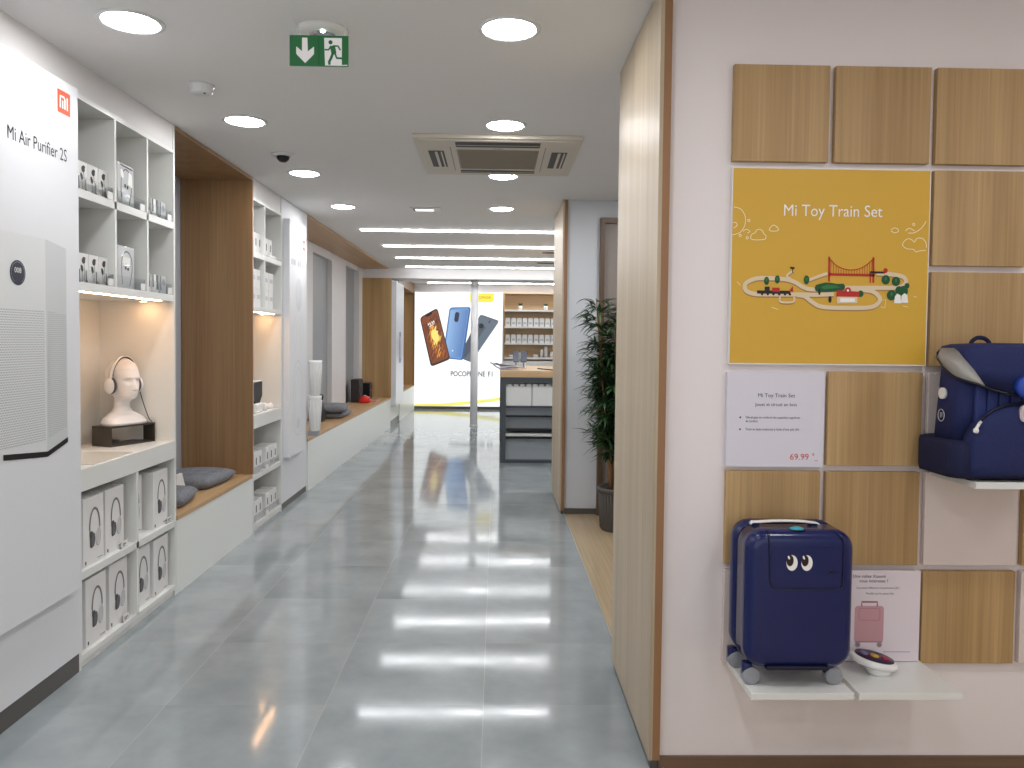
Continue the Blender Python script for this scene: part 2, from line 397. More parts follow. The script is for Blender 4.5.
nb = ['nearest', 'second nearest', 'third nearest', 'fourth, dim against the beam', 'fifth, hidden behind the beam', 'farthest, just before the end wall']
for i, (y, x0, x1) in enumerate(((7.85, -1.38, 3.0), (9.15, -1.34, 3.0), (10.45, -1.36, 3.0), (11.72, -1.38, 3.0), (13.3, -1.3, 3.0), (14.92, -1.33, 3.0))):
    t = thing('linear_ceiling_light', 'long white strip light across the ceiling, %s' % nb[i], 'ceiling light', (.6, y, HC), 0, 'linear ceiling lights')
    MB(WMETAL).box(x0-.01, x1+.01, y-.034, y-.027, HC-.006, HC).box(x0-.01, x1+.01, y+.027, y+.034, HC-.006, HC).box(x0-.01, x0, y-.027, y+.027, HC-.006, HC).build('housing', t)
    hw = .012 if i == 3 else .027; MB(BARE).box(x0, x1, y-hw, y+hw, HC-.016, HC-.001).build('diffuser', t)

# cassette air conditioner
AB = pbr('aged_white_plastic', (212, 204, 190), .5); AD = pbr('grille_beige', (158, 148, 132), .6); AK = pbr('vent_dark', (50, 46, 42), .5)
t = thing('air_conditioner', 'square ceiling cassette air conditioner with beige grille between the downlights', 'air conditioner', (-.005, 4.67, HC))
cx, cy = -.002, 4.655; h = .465
mb = MB(AB); zb = HC-.028
fr = Fr((cx, cy, zb), (1, 0, 0), (0, -1, 0))
mb.box(cx-h, cx+h, cy-h, cy+h, HC-.022, HC, bev=.006); mb.box(cx-h+.03, cx+h-.03, cy-h+.03, cy+h-.03, zb, HC-.02, bev=.004)
mb.build('panel', t)
g_ = MB(AD); g_.box(cx-.235, cx+.235, cy-.235, cy+.235, zb-.004, zb+.002, bev=.002)
for k in range(24): g_.box(cx-.225, cx+.225, cy-.22+k*.0187, cy-.212+k*.0187, zb-.007, zb-.003)
g_.build('intake_grille', t)
for (vx, vy, horiz) in ((0, -.350, 1), (0, .325, 1), (-.355, 0, 0), (.355, 0, 0)):
    a, b = (.235, .052 if vy < 0 else .04) if horiz else (.045, .20)
    v = MB(AK); v.box(cx+vx-a, cx+vx+a, cy+vy-b, cy+vy+b, zb-.002, zb+.001)
    v.use(AB)
    if horiz: v.box(cx+vx-a+.005, cx+vx+a-.005, cy+vy+.004, cy+vy+.009, zb-.004, zb-.001)
    else:
        v.box(cx+vx-.008, cx+vx+.008, cy+vy-b+.01, cy+vy+b-.01, zb-.008, zb-.002, bev=.002); v.box(cx+vx+.026, cx+vx+.034, cy+vy-b+.01, cy+vy+b-.01, zb-.006, zb-.002)
    v.build('air_outlet', t)
for a in (-.27, .267): MB(AK).box(cx+a, cx+a+.003, cy-.3, cy+.3, zb-.001, zb).build('panel_joint', t)
MB(INKG).box(cx-.03, cx+.03, cy-.268, cy-.258, zb-.001, zb).build('badge', t)

# exit sign
t = thing('exit_sign', 'green emergency exit sign with down arrow and running man hanging from ceiling', 'exit sign', (-.63, 2.75, 2.325))
MB(CERAM).lathe([(.0, .004), (.05, .002), (.075, .006), (.087, .014), (.09, .024)], (-.635, 2.825, HC-.024), n=40).build('canopy', t)
MB(CHROME).lathe([(.0, -.012), (.03, -.009), (.052, 0), (.055, .004)], (-.635, 2.82, HC-.020)).build('reflector', t)
mb = MB(emit('exit_bulb', (220, 255, 240), 8)); mb.lathe([(0, -.006), (.008, -.004), (.008, 0)], (-.625, 2.775, HC-.022), n=12); mb.build('bulb', t)
SX0, SX1, SZ0, SZ1, SY = -.731, -.527, 2.331, 2.436, 2.735
mb = MB(GREEN); mb.box(SX0, SX1, SY, SY+.006, SZ0, SZ1)
fr = Fr((SX0, SY, SZ0), (1, 0, 0), (0, 0, 1)); W = SX1-SX0; Hh = SZ1-SZ0
def zs(pts): return [((x-185)/612*W, (562-y)/318*Hh) for x, y in pts]     # sign artwork measured in one grid
mb.use(GREENW); mb.flat(fr, zs([(348, 535), (440, 440), (440, 362), (375, 412), (370, 270), (315, 270), (315, 412), (255, 362), (255, 440)][::-1][::-1]), .0008)
mb.flat(fr, zs([(555, 556), (730, 556), (730, 268), (545, 268)]), .0008)
mb.flat(fr, zs([(730, 556), (790, 556), (785, 545), (730, 548)]), .0008)
mb.use(GREEN); mb.disc(fr, *zs([(612, 314)])[0], W*.036, c=.0014)
for ln, wd in (([(630, 350), (640, 390), (648, 430)], .088), ([(620, 352), (592, 392), (552, 392)], .03), ([(640, 352), (690, 352), (715, 395)], .03),
               ([(640, 420), (618, 480), (598, 520), (604, 548)], .045), ([(655, 420), (678, 478), (760, 480)], .036)):
    mb.line(fr, zs(ln), W*wd, .0014)
mb.use(pbr('exit_joint', (8, 60, 30), .4)); mb.rect(fr, W*.495, W*.503, 0, Hh, .0016)
mb.build('sign_plate', t)
for a in (-.72, -.541): MB(WMETAL).box(a, a+.003, SY+.001, SY+.005, SZ1, HC).build('hanger', t)

t = thing('smoke_detector', 'small round white smoke detector on the ceiling left of the exit sign', 'smoke detector', (-1.312, 3.457, HC-.04))
MB(WMETAL).lathe([(0, -.04), (.035, -.04), (.048, -.032), (.052, -.012), (.056, -.010), (.058, 0)], (-1.312, 3.457, HC)).build('body', t)
MB(AK).lathe([(.0, -.042), (.006, -.042), (.006, -.04)], (-1.29, 3.44, HC), n=10).build('indicator', t)
def dome(name, label, x, y, s=1):
    t = thing(name, label, 'security camera', (x, y, HC-.05))
    MB(WMETAL).lathe([(.04*s, -.016), (.062*s, -.012), (.068*s, 0)], (x, y, HC)).build('base', t)
    MB(BLACK).lathe([(0, -.05*s), (.02*s, -.047*s), (.034*s, -.034*s), (.04*s, -.014)], (x, y, HC)).build('dome', t)
dome('dome_camera', 'small black dome security camera on the ceiling above the left shelves', -1.298, 4.712)
dome('dome_camera', 'tiny black dome camera on the far ceiling above the backlit poster', -1.2, 14.2)
t = thing('ceiling_vent', 'small white slotted vent in the ceiling left of the farthest right downlight', 'vent', (-.6, 6.6, HC-.008))
MB(WMETAL).box(-.74, -.48, 6.5, 6.7, HC-.008, HC, bev=.003).build('frame', t)
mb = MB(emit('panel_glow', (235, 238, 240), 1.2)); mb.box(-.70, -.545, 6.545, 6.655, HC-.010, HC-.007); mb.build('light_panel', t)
MB(AK).box(-.715, -.70, 6.545, 6.655, HC-.010, HC-.007).box(-.715, -.545, 6.53, 6.545, HC-.010, HC-.007).build('slot', t)
for k, (x, y, wh) in enumerate(((.72, 9.7, 'nearer'), (.72, 11.0, 'farther'))):
    t = thing('ceiling_vent', 'slim grey vent beside the far ceiling strips, %s of the two' % wh, 'vent', (x, y, HC-.008))
    MB(AD).box(x-.15, x+.15, y-.09, y+.09, HC-.008, HC, bev=.002).build('frame', t)
    MB(AK).box(x-.12, x+.12, y-.05, y-.03, HC-.010, HC-.007).box(x-.12, x+.12, y+.02, y+.04, HC-.010, HC-.007).build('slot', t)

# ------------------------------------------------------------------ left wall: display boards
def perforated(name, c, hole, pitch):
    m, N, L, b = newmat(name)
    tc = N.new('ShaderNodeTexCoord'); sp = N.new('ShaderNodeSeparateXYZ'); L.new(tc.outputs['Object'], sp.inputs[0])
    def M(op, a, bb=None):
        n = N.new('ShaderNodeMath'); n.operation = op
        for i, v in enumerate((a, bb)):
            if v is None: continue
            if isinstance(v, (int, float)): n.inputs[i].default_value = v
            else: L.new(v, n.inputs[i])
        return n.outputs[0]
    y = M('DIVIDE', sp.outputs['Y'], pitch); z = M('DIVIDE', sp.outputs['Z'], pitch)
    row = M('FLOOR', z); off = M('MULTIPLY', M('MODULO', M('ABSOLUTE', row), 2), .5)
    a = M('SUBTRACT', M('FRACT', M('ADD', y, off)), .5); c2 = M('SUBTRACT', M('FRACT', z), .5)
    d = M('SQRT', M('ADD', M('MULTIPLY', a, a), M('MULTIPLY', c2, c2)))
    f = M('LESS_THAN', d, .3)
    mx = N.new('ShaderNodeMix'); mx.data_type = 'RGBA'; mx.inputs[6].default_value = lin(c); mx.inputs[7].default_value = lin(hole)
    L.new(f, mx.inputs[0]); L.new(mx.outputs[2], b.inputs['Base Color']); b.inputs['Roughness'].default_value = .4
    return m
YZ = lambda x: Fr((x, 0, 0), (0, 1, 0), (0, 0, 1))
t = thing('display_board', 'tall white wall board printed with an air purifier and its name', 'display board', (-1.68, 2.3, 0))
mb = MB(BOARD); mb.box(XL, -1.65, 1.6, 3.085, .372, 2.347, bev=.002); mb.build('raised_board', t)
MB(BOARD).box(XL-.002, XL+.015, 1.6, 3.150, .088, .374, bev=.001).build('lower_board', t)
MB(DARKP).box(XL-.002, XL, 1.6, 3.150, 0, .088).build('plinth', t)
f = YZ(-1.65)
mb = MB(pbr('printed_body', (220, 222, 222), .35)); mb.flat(f, [(2.28, .950), (2.855, .945), (2.855, 1.732), (2.28, 1.725)], .0006)
mb.use(pbr('printed_side', (204, 208, 208), .35)); mb.flat(f, [(2.855, .945), (2.99, .985), (2.99, 1.712), (2.855, 1.732)], .0006)
mb.use(perforated('printed_perforation', (220, 222, 222), (160, 164, 166), .0085)); mb.flat(f, [(2.28, 1.0), (2.845, .995), (2.845, 1.47), (2.28, 1.47)], .0012)
mb.use(perforated('printed_perforation_side', (204, 208, 208), (168, 171, 172), .0075)); mb.flat(f, [(2.865, 1.0), (2.985, 1.03), (2.985, 1.46), (2.865, 1.47)], .0012)
mb.use(BLACK); mb.flat(f, [(2.60, .958), (2.855, .933), (2.855, .953), (2.60, .978)], .0018); mb.flat(f, [(2.855, .933), (2.99, .970), (2.99, .990), (2.855, .953)], .0018)
mb.use(pbr('display_navy', (28, 34, 58), .3)); mb.disc(f, 2.69, 1.595, .043, c=.0018, n=32)
mb.use(INKG); mb.line(f, [(2.69+.037*math.cos(R(a)), 1.595+.037*math.sin(R(a))) for a in range(-60, 241, 15)], .002, .0024)
mb.use(WHITEI); mb.text(f, '008', 2.69, 1.595, .026, .0024, 'CENTER')
mb.build('printed_purifier', t)
mb = MB(INK); mb.text(f, 'Mi Air Purifier 2S', 3.003, 2.043, .066, .001, 'RIGHT', sx=.78); mb.build('lettering', t)
mb = MB(ORANGE); mb.flat(f, rrect(.086, .086, .004, cx=2.985, cy=2.262), .001)
mb.use(WHITEI)
mb.line(f, [(2.960, 2.238), (2.960, 2.282), (2.985, 2.282), (2.991, 2.276), (2.991, 2.238)], .009, .0016); mb.line(f, [(2.976, 2.238), (2.976, 2.268)], .008, .0016); mb.line(f, [(3.007, 2.238), (3.007, 2.286)], .009, .0016)
mb.build('logo', t)

# ------------------------------------------------------------------ shelf units
XBK = -2.09
def led(t, y0, y1, z):
    mb = MB(STRIPE); mb.box(XL-.030, XL-.022, y0, y1, z-.003, z); return mb.build('led_strip', t)
def shelf_unit(label, y0, y1, ups, lows, tag_n):
    t = thing('shelf_unit', label, 'shelf unit', (-1.9, (y0+y1)/2, 0))
    T = .018
    mb = MB(LAM)
    mb.box(XBK-.01, XBK, y0, y1, 0, 2.36)                                       # back
    for y in (y0, y1-T): mb.box(XBK, XL, y, y+T, 0, HC if y > y0 else 2.36)      # sides
    mb.box(XBK, XL, y0+T, y1-T, 2.34, 2.36)
    mb.build('carcass', t)
    mb = MB(LAM)
    for y in ups: mb.box(XBK, XL-.001, y-.008, y+.008, 1.60, 2.34)
    mb.build('upper_divider', t)
    for z in (1.945, 1.565): MB(LAM).box(XBK, XL-.001, y0+T, y1-T, z, z+.035, bev=.001).build('shelf', t)
    MB(LAM).box(XBK, XL+.002, y0+T, y1-T, .738, .83, bev=.001).build('ledge', t)
    mb = MB(LAM)
    for y in lows: mb.box(XBK, XL-.001, y-.01, y+.01, .05, .738)
    if lows: mb.build('lower_divider', t)
    MB(LAM).box(XBK, XL-.001, y0+T, y1-T, .370, .403, bev=.001).build('shelf', t)
    MB(LAM).box(XBK, XL-.001, y0+T, y1-T, .030, .056, bev=.001).build('shelf', t)
    MB(LAM).box(XBK, XL-.012, y0+T, y1-T, 0, .030).build('plinth', t)
    led(t, y0+.03, y1-.12, 1.565)
    mb = MB(CHROME); mb.cyl((XL-.13, y1-.08, 1.565), (XL-.13, y1-.08, 1.561), .02)
    mb.use(STRIPE); mb.disc(Fr((XL-.13, y1-.08, 1.5605), (1, 0, 0), (0, -1, 0)), 0, 0, .016, c=0); mb.build('spotlight', t)
    return t
shelf_unit('white shelf unit holding headphones boxes and the mannequin head', 3.152, 4.115, (3.485, 3.80), (3.675,), 1)
shelf_unit('white shelf unit of small white boxes beside the first wooden niche', 5.41, 6.13, (5.70,), (), 2)

# niche benches
t = thing('niche_bench', 'built-in wooden niche with oak seat and white front between the two shelf units', 'bench', (-1.95, 4.77, 0))
MB(LAMG).box(-2.18, XL, 4.118, 5.405, 0, .398).build('front_panel', t)
MB(OAKY).box(-2.18, XL+.004, 4.118, 5.388, .398, .424, bev=.001).build('seat', t)
MB(OAKN).box(-2.185, XL, 5.388, 5.407, .424, 2.468).build('side_panel', t)
MB(OAKN).box(-2.185, XL, 4.118, 5.407, 2.468, HC-.002).build('top_panel', t)
MB(OAKE).box(XL, XL+.005, 5.388, 5.408, .424, 2.468).build('edge_band', t)

t = thing('display_board', 'white raised board with pale printed shapes beside the farther shelf unit', 'display board', (-1.7, 6.55, 0))
MB(BOARD).box(XL, -1.65, 6.18, 6.70, .42, 2.33, bev=.002).build('raised_board', t)
MB(BOARD).box(XL-.028, XL, 6.135, 6.945, .055, HC-.004).build('lower_board', t)
MB(DARKP).box(XL-.028, XL-.008, 6.14, 6.945, 0, .055).build('plinth', t)
f = YZ(-1.65); mb = MB(ORANGE); mb.flat(f, rrect(.06, .085, .004, cx=6.63, cy=2.17), .001)
mb.use(WHITEI); mb.line(f, [(6.61, 2.15), (6.61, 2.185), (6.635, 2.185), (6.635, 2.15)], .007, .0016); mb.line(f, [(6.622, 2.15), (6.622, 2.172)], .006, .0016); mb.line(f, [(6.65, 2.15), (6.65, 2.188)], .007, .0016)
mb.build('logo', t)
mb = MB(INKL)
for k in range(11):
    if k in (4, 8): continue
    mb.rect(f, 6.22+k*.04, 6.22+k*.04+.022+.006*(k % 3), 1.975, 2.02+.01*(k % 2), .001)
mb.use(pbr('faint_print', (212, 215, 219), .4))
for ccy, ccz, ra, rb in ((6.46, 1.74, .1, .14),):
    mb.disc(f, ccy, ccz, ra, rb, .001, 32)
for a, z in ((6.34, 1.42), (6.56, 1.42)):
    mb.line(f, [(a-.07, z), (a, z+.14), (a+.07, z), (a, z-.14)], .010, .001, closed=True)
mb.line(f, rrect(.30, .62, .15, 8, 6.45, .88), .012, .001, closed=True)
mb.line(f, rrect(.20, .50, .10, 8, 6.45, .88), .008, .001, closed=True)
mb.disc(f, 6.45, .67, .045, c=.0012); mb.build('printed_shapes', t)

t = thing('hanging_bin', 'pair of stacked white ribbed plastic bins hung beside the raised white board', 'bin', (-1.63, 6.97, .52))
for k in range(2):
    z0 = .545+k*.325
    prof = [(0, 0), (.040, 0), (.045, .01), (.060, .29), (.062, .31), (.052, .312), (.0, .312)] if k else [(0, 0), (.044, 0), (.048, .01), (.056, .29), (.062, .315), (.05, .32), (0, .32)]
    mb = MB(CERAM); mb.lathe(prof, (-1.632, 6.97, z0), n=28)
    for a in range(0, 360, 30): mb.cyl((-1.632+.046*math.cos(R(a)), 6.97+.046*math.sin(R(a)), z0+.02), (-1.632+.060*math.cos(R(a)), 6.97+.060*math.sin(R(a)), z0+.28), .004, n=6)
    mb.build('bin_cup', t)
MB(INKG).box(-1.688, -1.60, 6.93, 7.01, .50, .545).build('bracket', t)

# long bench by the grey windows
b2f = [(-2.1, 6.95), (-1.69, 6.95), (-1.64, 12.0), (-2.1, 12.0)]
t = thing('niche_bench', 'long built-in bench with oak top and white front below the grey wall panels', 'bench', (-1.9, 9.5, 0))
MB(LAMG).prism(XY, b2f, 0, .448).build('front_panel', t)
MB(OAKY).prism(XY, b2f, .448, .472).build('seat', t)
MB(OAKT).box(-2.08, -1.63, 11.98, 11.998, .472, 2.325).build('side_panel', t)
MB(OAKY).prism(XY, [(-2.12, 6.95), (-1.70, 6.95), (-1.68, 12.0), (-2.12, 12.0)], 2.468, HC-.002).build('top_panel', t)  # lighter oak on top_panel stands in for light bounced off the floor
struct('wall_left', MB(WALL).box(-2.35, -2.1, 6.945, 8.85, .3, 2.49).box(-2.35, -2.1, 9.88, 10.78, .3, 2.49).box(-2.35, -2.1, 11.72, 12.0, .3, 2.49).box(-2.35, -2.1, 8.85, 9.88, 2.37, 2.49).box(-2.35, -2.1, 10.78, 11.72, 2.40, 2.49)
       .box(-2.35, -2.08, 11.7, 11.98, .472, 2.468))
struct('window_1', MB(WINDOW_G).box(-2.34, -2.16, 8.85, 9.88, .3, 2.37))
struct('window_2', MB(WINDOW_G).box(-2.34, -2.16, 10.78, 11.72, .3, 2.40))

t = thing('display_board', 'narrow far white board standing out from the wall before the last wooden niche', 'display board', (-1.65, 12.6, 0))
MB(BOARD).box(-1.66, -1.56, 12.03, 13.0, .33, 2.28, bev=.002).build('raised_board', t)
MB(LAMG).box(-2.2, -1.64, 12.005, 13.0, .1, .46).box(-2.2, -1.66, 12.605, 13.0, .46, HC).box(-2.2, -1.66, 12.005, 12.605, .46, 2.32).build('lower_board', t)
MB(DARKP).box(-2.2, -1.64, 12.005, 13.0, 0, .1).build('plinth', t)
f = YZ(-1.56); mb = MB(pbr('blue_grey_print', (120, 150, 175), .4)); mb.flat(f, rrect(.26, .5, .05, 5, 12.5, 1.25), .003); mb.use(INKL); mb.flat(f, rrect(.2, .35, .03, 5, 12.5, 1.25), .006); mb.build('printed_shape', t)
t = thing('niche_bench', 'farthest wooden niche with a white bench front beside the backlit poster', 'bench', (-1.85, 14.2, 0))
MB(LAMG).box(-2.2, -1.62, 13.0, YB-.005, 0, .455).build('front_panel', t)
MB(OAKY).box(-2.2, -1.62, 13.0, YB-.005, .455, .475).build('seat', t)
MB(OAKT).box(-2.2, -1.645, YB-.03, YB-.005, .475, 2.36).box(-2.2, -2.18, 13.0, YB-.03, .475, 2.36).build('side_panel', t)
MB(OAKN).box(-2.2, -1.645, 13.0, YB-.005, 2.30, HC-.003).build('top_panel', t)

# ------------------------------------------------------------------ products in the first unit
def headphone_box(w, h, d):
    t = thing('headphone_box', '', 'box', (0, 0, 0), 0, 'headphone boxes in the lower cubbies')
    mb = MB(PAPER); mb.box(-d, 0, -w/2, w/2, 0, h, bev=.0015); mb.build('carton', t, local=True)
    f = Fr((0, 0, 0), (0, 1, 0), (0, 0, 1)); s = h/.28; cx = .008; cz = .145*s
    mb = MB(pbr('print_dark_grey', (78, 76, 78), .5))
    def arc(ra, rb, a0, a1, oz=0, ox=0): return [(cx+ox+ra*math.cos(R(a)), cz+oz+rb*math.sin(R(a))) for a in range(a0, a1+1, 12)]
    mb.use(pbr('print_mid_grey', (120, 118, 120), .5)); mb.line(f, arc(.042, .084*s, 0, 180), .011, .0008)
    mb.use(mb.mats[0]); mb.line(f, [(cx-.040, cz), (cx-.040, cz-.03*s)], .007, .0010)
    mb.flat(f, [(a+cx-.028, b+cz-.042*s) for a, b in rrect(.026, .070*s, .012)], .0012)
    mb.use(pbr('print_cup_shade', (104, 102, 104), .5)); mb.disc(f, cx-.014, cz-.046*s, .016, .030*s, .0016, rot=R(-8))
    mb.use(INKG); mb.line(f, [(cx+.040+.0*a, cz-a*.01) for a in range(4)], .006, .001)
    mb.use(pbr('print_pale', (208, 206, 205), .5)); mb.disc(f, cx+.026, cz-.040*s, .020, .038*s, .0012, rot=R(-14))
    mb.use(INKG); mb.line(f, [(cx+.026+.020*math.cos(R(a))*1.0, cz-.040*s+.038*s*math.sin(R(a))) for a in range(-150, 60, 15)], .0025, .0016)
    mb.use(INK); mb.rect(f, -w/2+.012, -w/2+.022, .010, .024, .001)
    mb.use(INKG); mb.rect(f, w/2-.055, w/2-.012, .014, .018, .001)
    mb.build('printed_headphones', t, local=True)
    return t
hb = headphone_box(.168, .290, .10); first = True
for (z, rows, lv) in ((.403, ((3.315, 'leftmost'), (3.515, 'second from left'), (3.775, 'third from left'), (3.975, 'rightmost')), 'upper'),
                      (.056, ((3.330, 'leftmost'), (3.545, 'second from left'), (3.785, 'third from left'), (3.975, 'rightmost')), 'bottom')):
    for y, nm in rows:
        lab = 'white headphones box, %s in the %s row of the lower cubbies' % (nm, lv)
        x = -1.722 if nm in ('leftmost', 'rightmost') else -1.73
        if lv == 'upper' and nm == 'third from left': x = -1.765
        if first: hb.location = (x, y, z); hb['label'] = lab; first = False
        else: dup(hb, (x, y, z), lab)
for (y, z, x, nm) in ((3.57, .403, -1.712, 'upper left cubby'), (4.06, .403, -1.712, 'upper right cubby'), (3.58, .056, -1.712, 'bottom left cubby')):
    t = thing('price_holder', 'tiny clear price holder before the boxes in the %s' % nm, 'price tag', (x, y, z), 0, 'price holders in the lower cubbies')
    MB(PAPER).box(-.002, 0, -.028, .028, .002, .032).build('tag_card', t, local=True)
    MB(CLEAR).box(-.012, 0, -.03, .03, 0, .002).build('foot', t, local=True)
    m_ = MB(INK); m_.rect(Fr((0, 0, 0), (0, 1, 0), (0, 0, 1)), -.02, .012, .016, .020, .0006); m_.rect(Fr((0, 0, 0), (0, 1, 0), (0, 0, 1)), -.02, .0, .009, .012, .0006); m_.build('tag_print', t, local=True)

def earphone_box():
    t = thing('earphone_box', '', 'box', (0, 0, 0), 0, 'earphone boxes in the left upper cubbies')
    MB(PAPER).box(-.035, 0, -.038, .038, 0, .125, bev=.001).build('carton', t, local=True)
    f = Fr((0, 0, 0), (0, 1, 0), (0, 0, 1))
    mb = MB(BLACK); mb.disc(f, .0, .094, .014, .013, .0008); mb.disc(f, .004, .104, .012, .006, .001); mb.disc(f, -.012, .060, .010, .013, .0008); mb.disc(f, -.016, .07, .008, .006, .001)
    mb.line(f, [(.004, .09), (.006, .05), (.004, .01)], .003, .0008); mb.line(f, [(-.012, .05), (-.008, .02), (-.01, .008)], .003, .0008)
    mb.line(f, [(.018, .055), (.019, .012)], .006, .0008); mb.use(INKG); mb.rect(f, .012, .032, .004, .014, .0006)
    mb.build('printed_earphones', t, local=True); return t
eb = earphone_box(); first = True
for z, ys, lv in ((1.98, (3.265, 3.345, 3.43), 'top'), (1.60, (3.262, 3.345, 3.428), 'second')):
    for y, nm in zip(ys, ('left', 'middle', 'right')):
        lab = 'small white earphones box, %s of three in the %s cubby' % (nm, 'top left' if lv == 'top' else 'second left')
        if first: eb.location = (-1.728, y, z); eb['label'] = lab; first = False
        else: dup(eb, (-1.728, y, z), lab)
dup(eb, (-1.82, 3.195, 1.60+.126), 'white box behind the front row in the second left cubby')
for o in COL.objects:
    if o.get('label', '').startswith('white box behind'): o.location = (-1.79, 3.23, 1.60)

def tray(y0, y1, z, nm):
    t = thing('acrylic_tray', 'clear low acrylic tray at the front of the %s' % nm, 'tray', (-1.72, (y0+y1)/2, z), 0, 'acrylic trays in the upper cubbies')
    MB(CLEAR).box(-1.712, -1.709, y0, y1, z, z+.055).box(-1.78, -1.712, y0, y0+.002, z, z+.055).box(-1.78, -1.712, y1-.002, y1, z, z+.055).build('wall', t)
    MB(PAPER).box(-1.708, -1.706, y1-.05, y1-.005, z+.003, z+.035).build('price_tag', t)
tray(3.20, 3.475, 1.98, 'top left cubby'); tray(3.20, 3.475, 1.60, 'second left cubby'); tray(3.50, 3.785, 1.60, 'second middle cubby'); tray(3.50, 3.785, 1.98, 'top middle cubby')
tray(3.815, 4.09, 1.98, 'top right cubby'); tray(3.815, 4.09, 1.60, 'second right cubby')
PLB = pbr('blister_sheen', (214, 216, 218), .1, coat=.5)
for z, lab, v in ((1.98, 'tall clear-fronted neckband earphone pack in the top middle cubby', 0), (1.60, 'tall clear-fronted earphone pack in the second middle cubby', 1)):
    t = thing('blister_pack', lab, 'package', (-1.76, 3.66, z), 0)
    MB(PLB).vbox(-1.77, -1.735, 3.575, 3.735, z, z+.20, .008, .004, 3).build('tray', t)
    f = Fr((-1.735, 3.577, z), (0, 1, 0), (0, 0, 1)); mb = MB(BLACK)
    mb.line(f, spline([(.03, .02), (.028, .12), (.05, .165), (.085, .175), (.12, .15), (.13, .10), (.115, .05), (.10, .015)], 5), .005, .001)
    mb.disc(f, .065, .10, .009, c=.0014); mb.disc(f, .088, .096, .009, c=.0014)
    if v == 0: mb.line(f, [(.02, .19), (.14, .185)], .006, .001)
    mb.use(WHITEI)
    if v == 0: mb.disc(f, .035, .150, .014, .022, .0018, rot=.4); mb.flat(f, [(.09, .11), (.135, .10), (.13, .16), (.10, .17)], .0018)
    else: mb.rect(f, .03, .11, .118, .15, .0008)
    mb.build('printed_insert', t)
for z, lv in ((1.98, 'top right cubby'), (1.60, 'second right cubby')):
    for k, y in enumerate((3.865, 3.955, 4.045)):
        t = thing('accessory_box', 'small %s accessory box, %s of three in the %s' % (('grey and white', 'black striped', 'clear-lidded')[k], ('left', 'middle', 'right')[k], lv), 'box', (-1.755, y, z), 0, 'accessory boxes in the right upper cubbies')
        MB((CERAM, PAPER, PLB)[k]).box(-1.775, -1.735, y-.036, y+.036, z, z+.095, bev=.002).build('carton', t)
        f = Fr((-1.735, y, z), (0, 1, 0), (0, 0, 1)); mb = MB(pbr('slate_print', (70, 74, 80), .3))
        if k == 0: mb.rect(f, .012, .03, .03, .093); mb.line(f, [(-.02, .09), (-.025, .04)], .004)
        if k == 1: mb.rect(f, .010, .032, .02, .094); mb.rect(f, -.034, -.018, .03, .094)
        if k == 2: mb.rect(f, -.034, -.022, .02, .094); mb.use(INKG); mb.disc(f, .006, .062, .018, c=.001)
        mb.build('label_print', t)

# mannequin head, riser, headphones
RZ = R(-24); HL = Vector((-1.905, 3.975, .83))
t = thing('riser_stand', 'dark bronze open rectangular riser under the white mannequin head', 'stand', HL, RZ)
MB(BROWNM).box(-.065, .065, -.135, -.128, 0, .098).build('side_plate', t, local=True)
MB(BROWNM).box(-.065, .065, .128, .135, 0, .098).build('side_plate', t, local=True)
MB(BROWNM).box(-.065, .065, -.135, .135, .092, .100).build('top_plate', t, local=True)
MB(BROWNM).box(-.065, .065, -.128, .128, 0, .006).build('bottom_plate', t, local=True)
t = thing('mannequin_head', 'glossy white bald mannequin head wearing white headphones on the shelf ledge', 'mannequin head', HL+Vector((0, 0, .100)), RZ)
def interp(tab, z):
    for (a, b) in zip(tab, tab[1:]):
        if a[0] <= z <= b[0]:
            k = (z-a[0])/(b[0]-a[0]); k = k*k*(3-2*k)*.5+k*.5
            return [p+(q-p)*k for p, q in zip(a[1:], b[1:])]
    return tab[-1][1:]
# height, centre x, half depth front, half depth back, half width, corner power
tab = [(0, 0, .060, .060, .112, 3.2), (.010, 0, .063, .064, .118, 2.8), (.03, -.004, .056, .062, .112, 2.3), (.050, -.010, .044, .052, .084, 2), (.068, -.014, .036, .044, .052, 2), (.09, -.014, .032, .040, .039, 2),
       (.115, -.012, .034, .042, .038, 2), (.126, -.008, .050, .046, .040, 2), (.136, 0, .068, .050, .043, 2.1), (.152, 0, .076, .058, .050, 2.1), (.18, -.002, .078, .074, .060, 2.1), (.22, -.005, .080, .090, .066, 2.1),
       (.255, -.006, .080, .096, .070, 2.1), (.285, -.006, .072, .092, .067, 2), (.31, -.006, .056, .076, .055, 2), (.328, -.006, .034, .050, .036, 2), (.338, -.006, .016, .024, .018, 2), (.341, -.006, .003, .003, .003, 2)]
rings = []; NR = 120; NT = 120
def gs(x, s): return math.exp(-(x/s)**2)
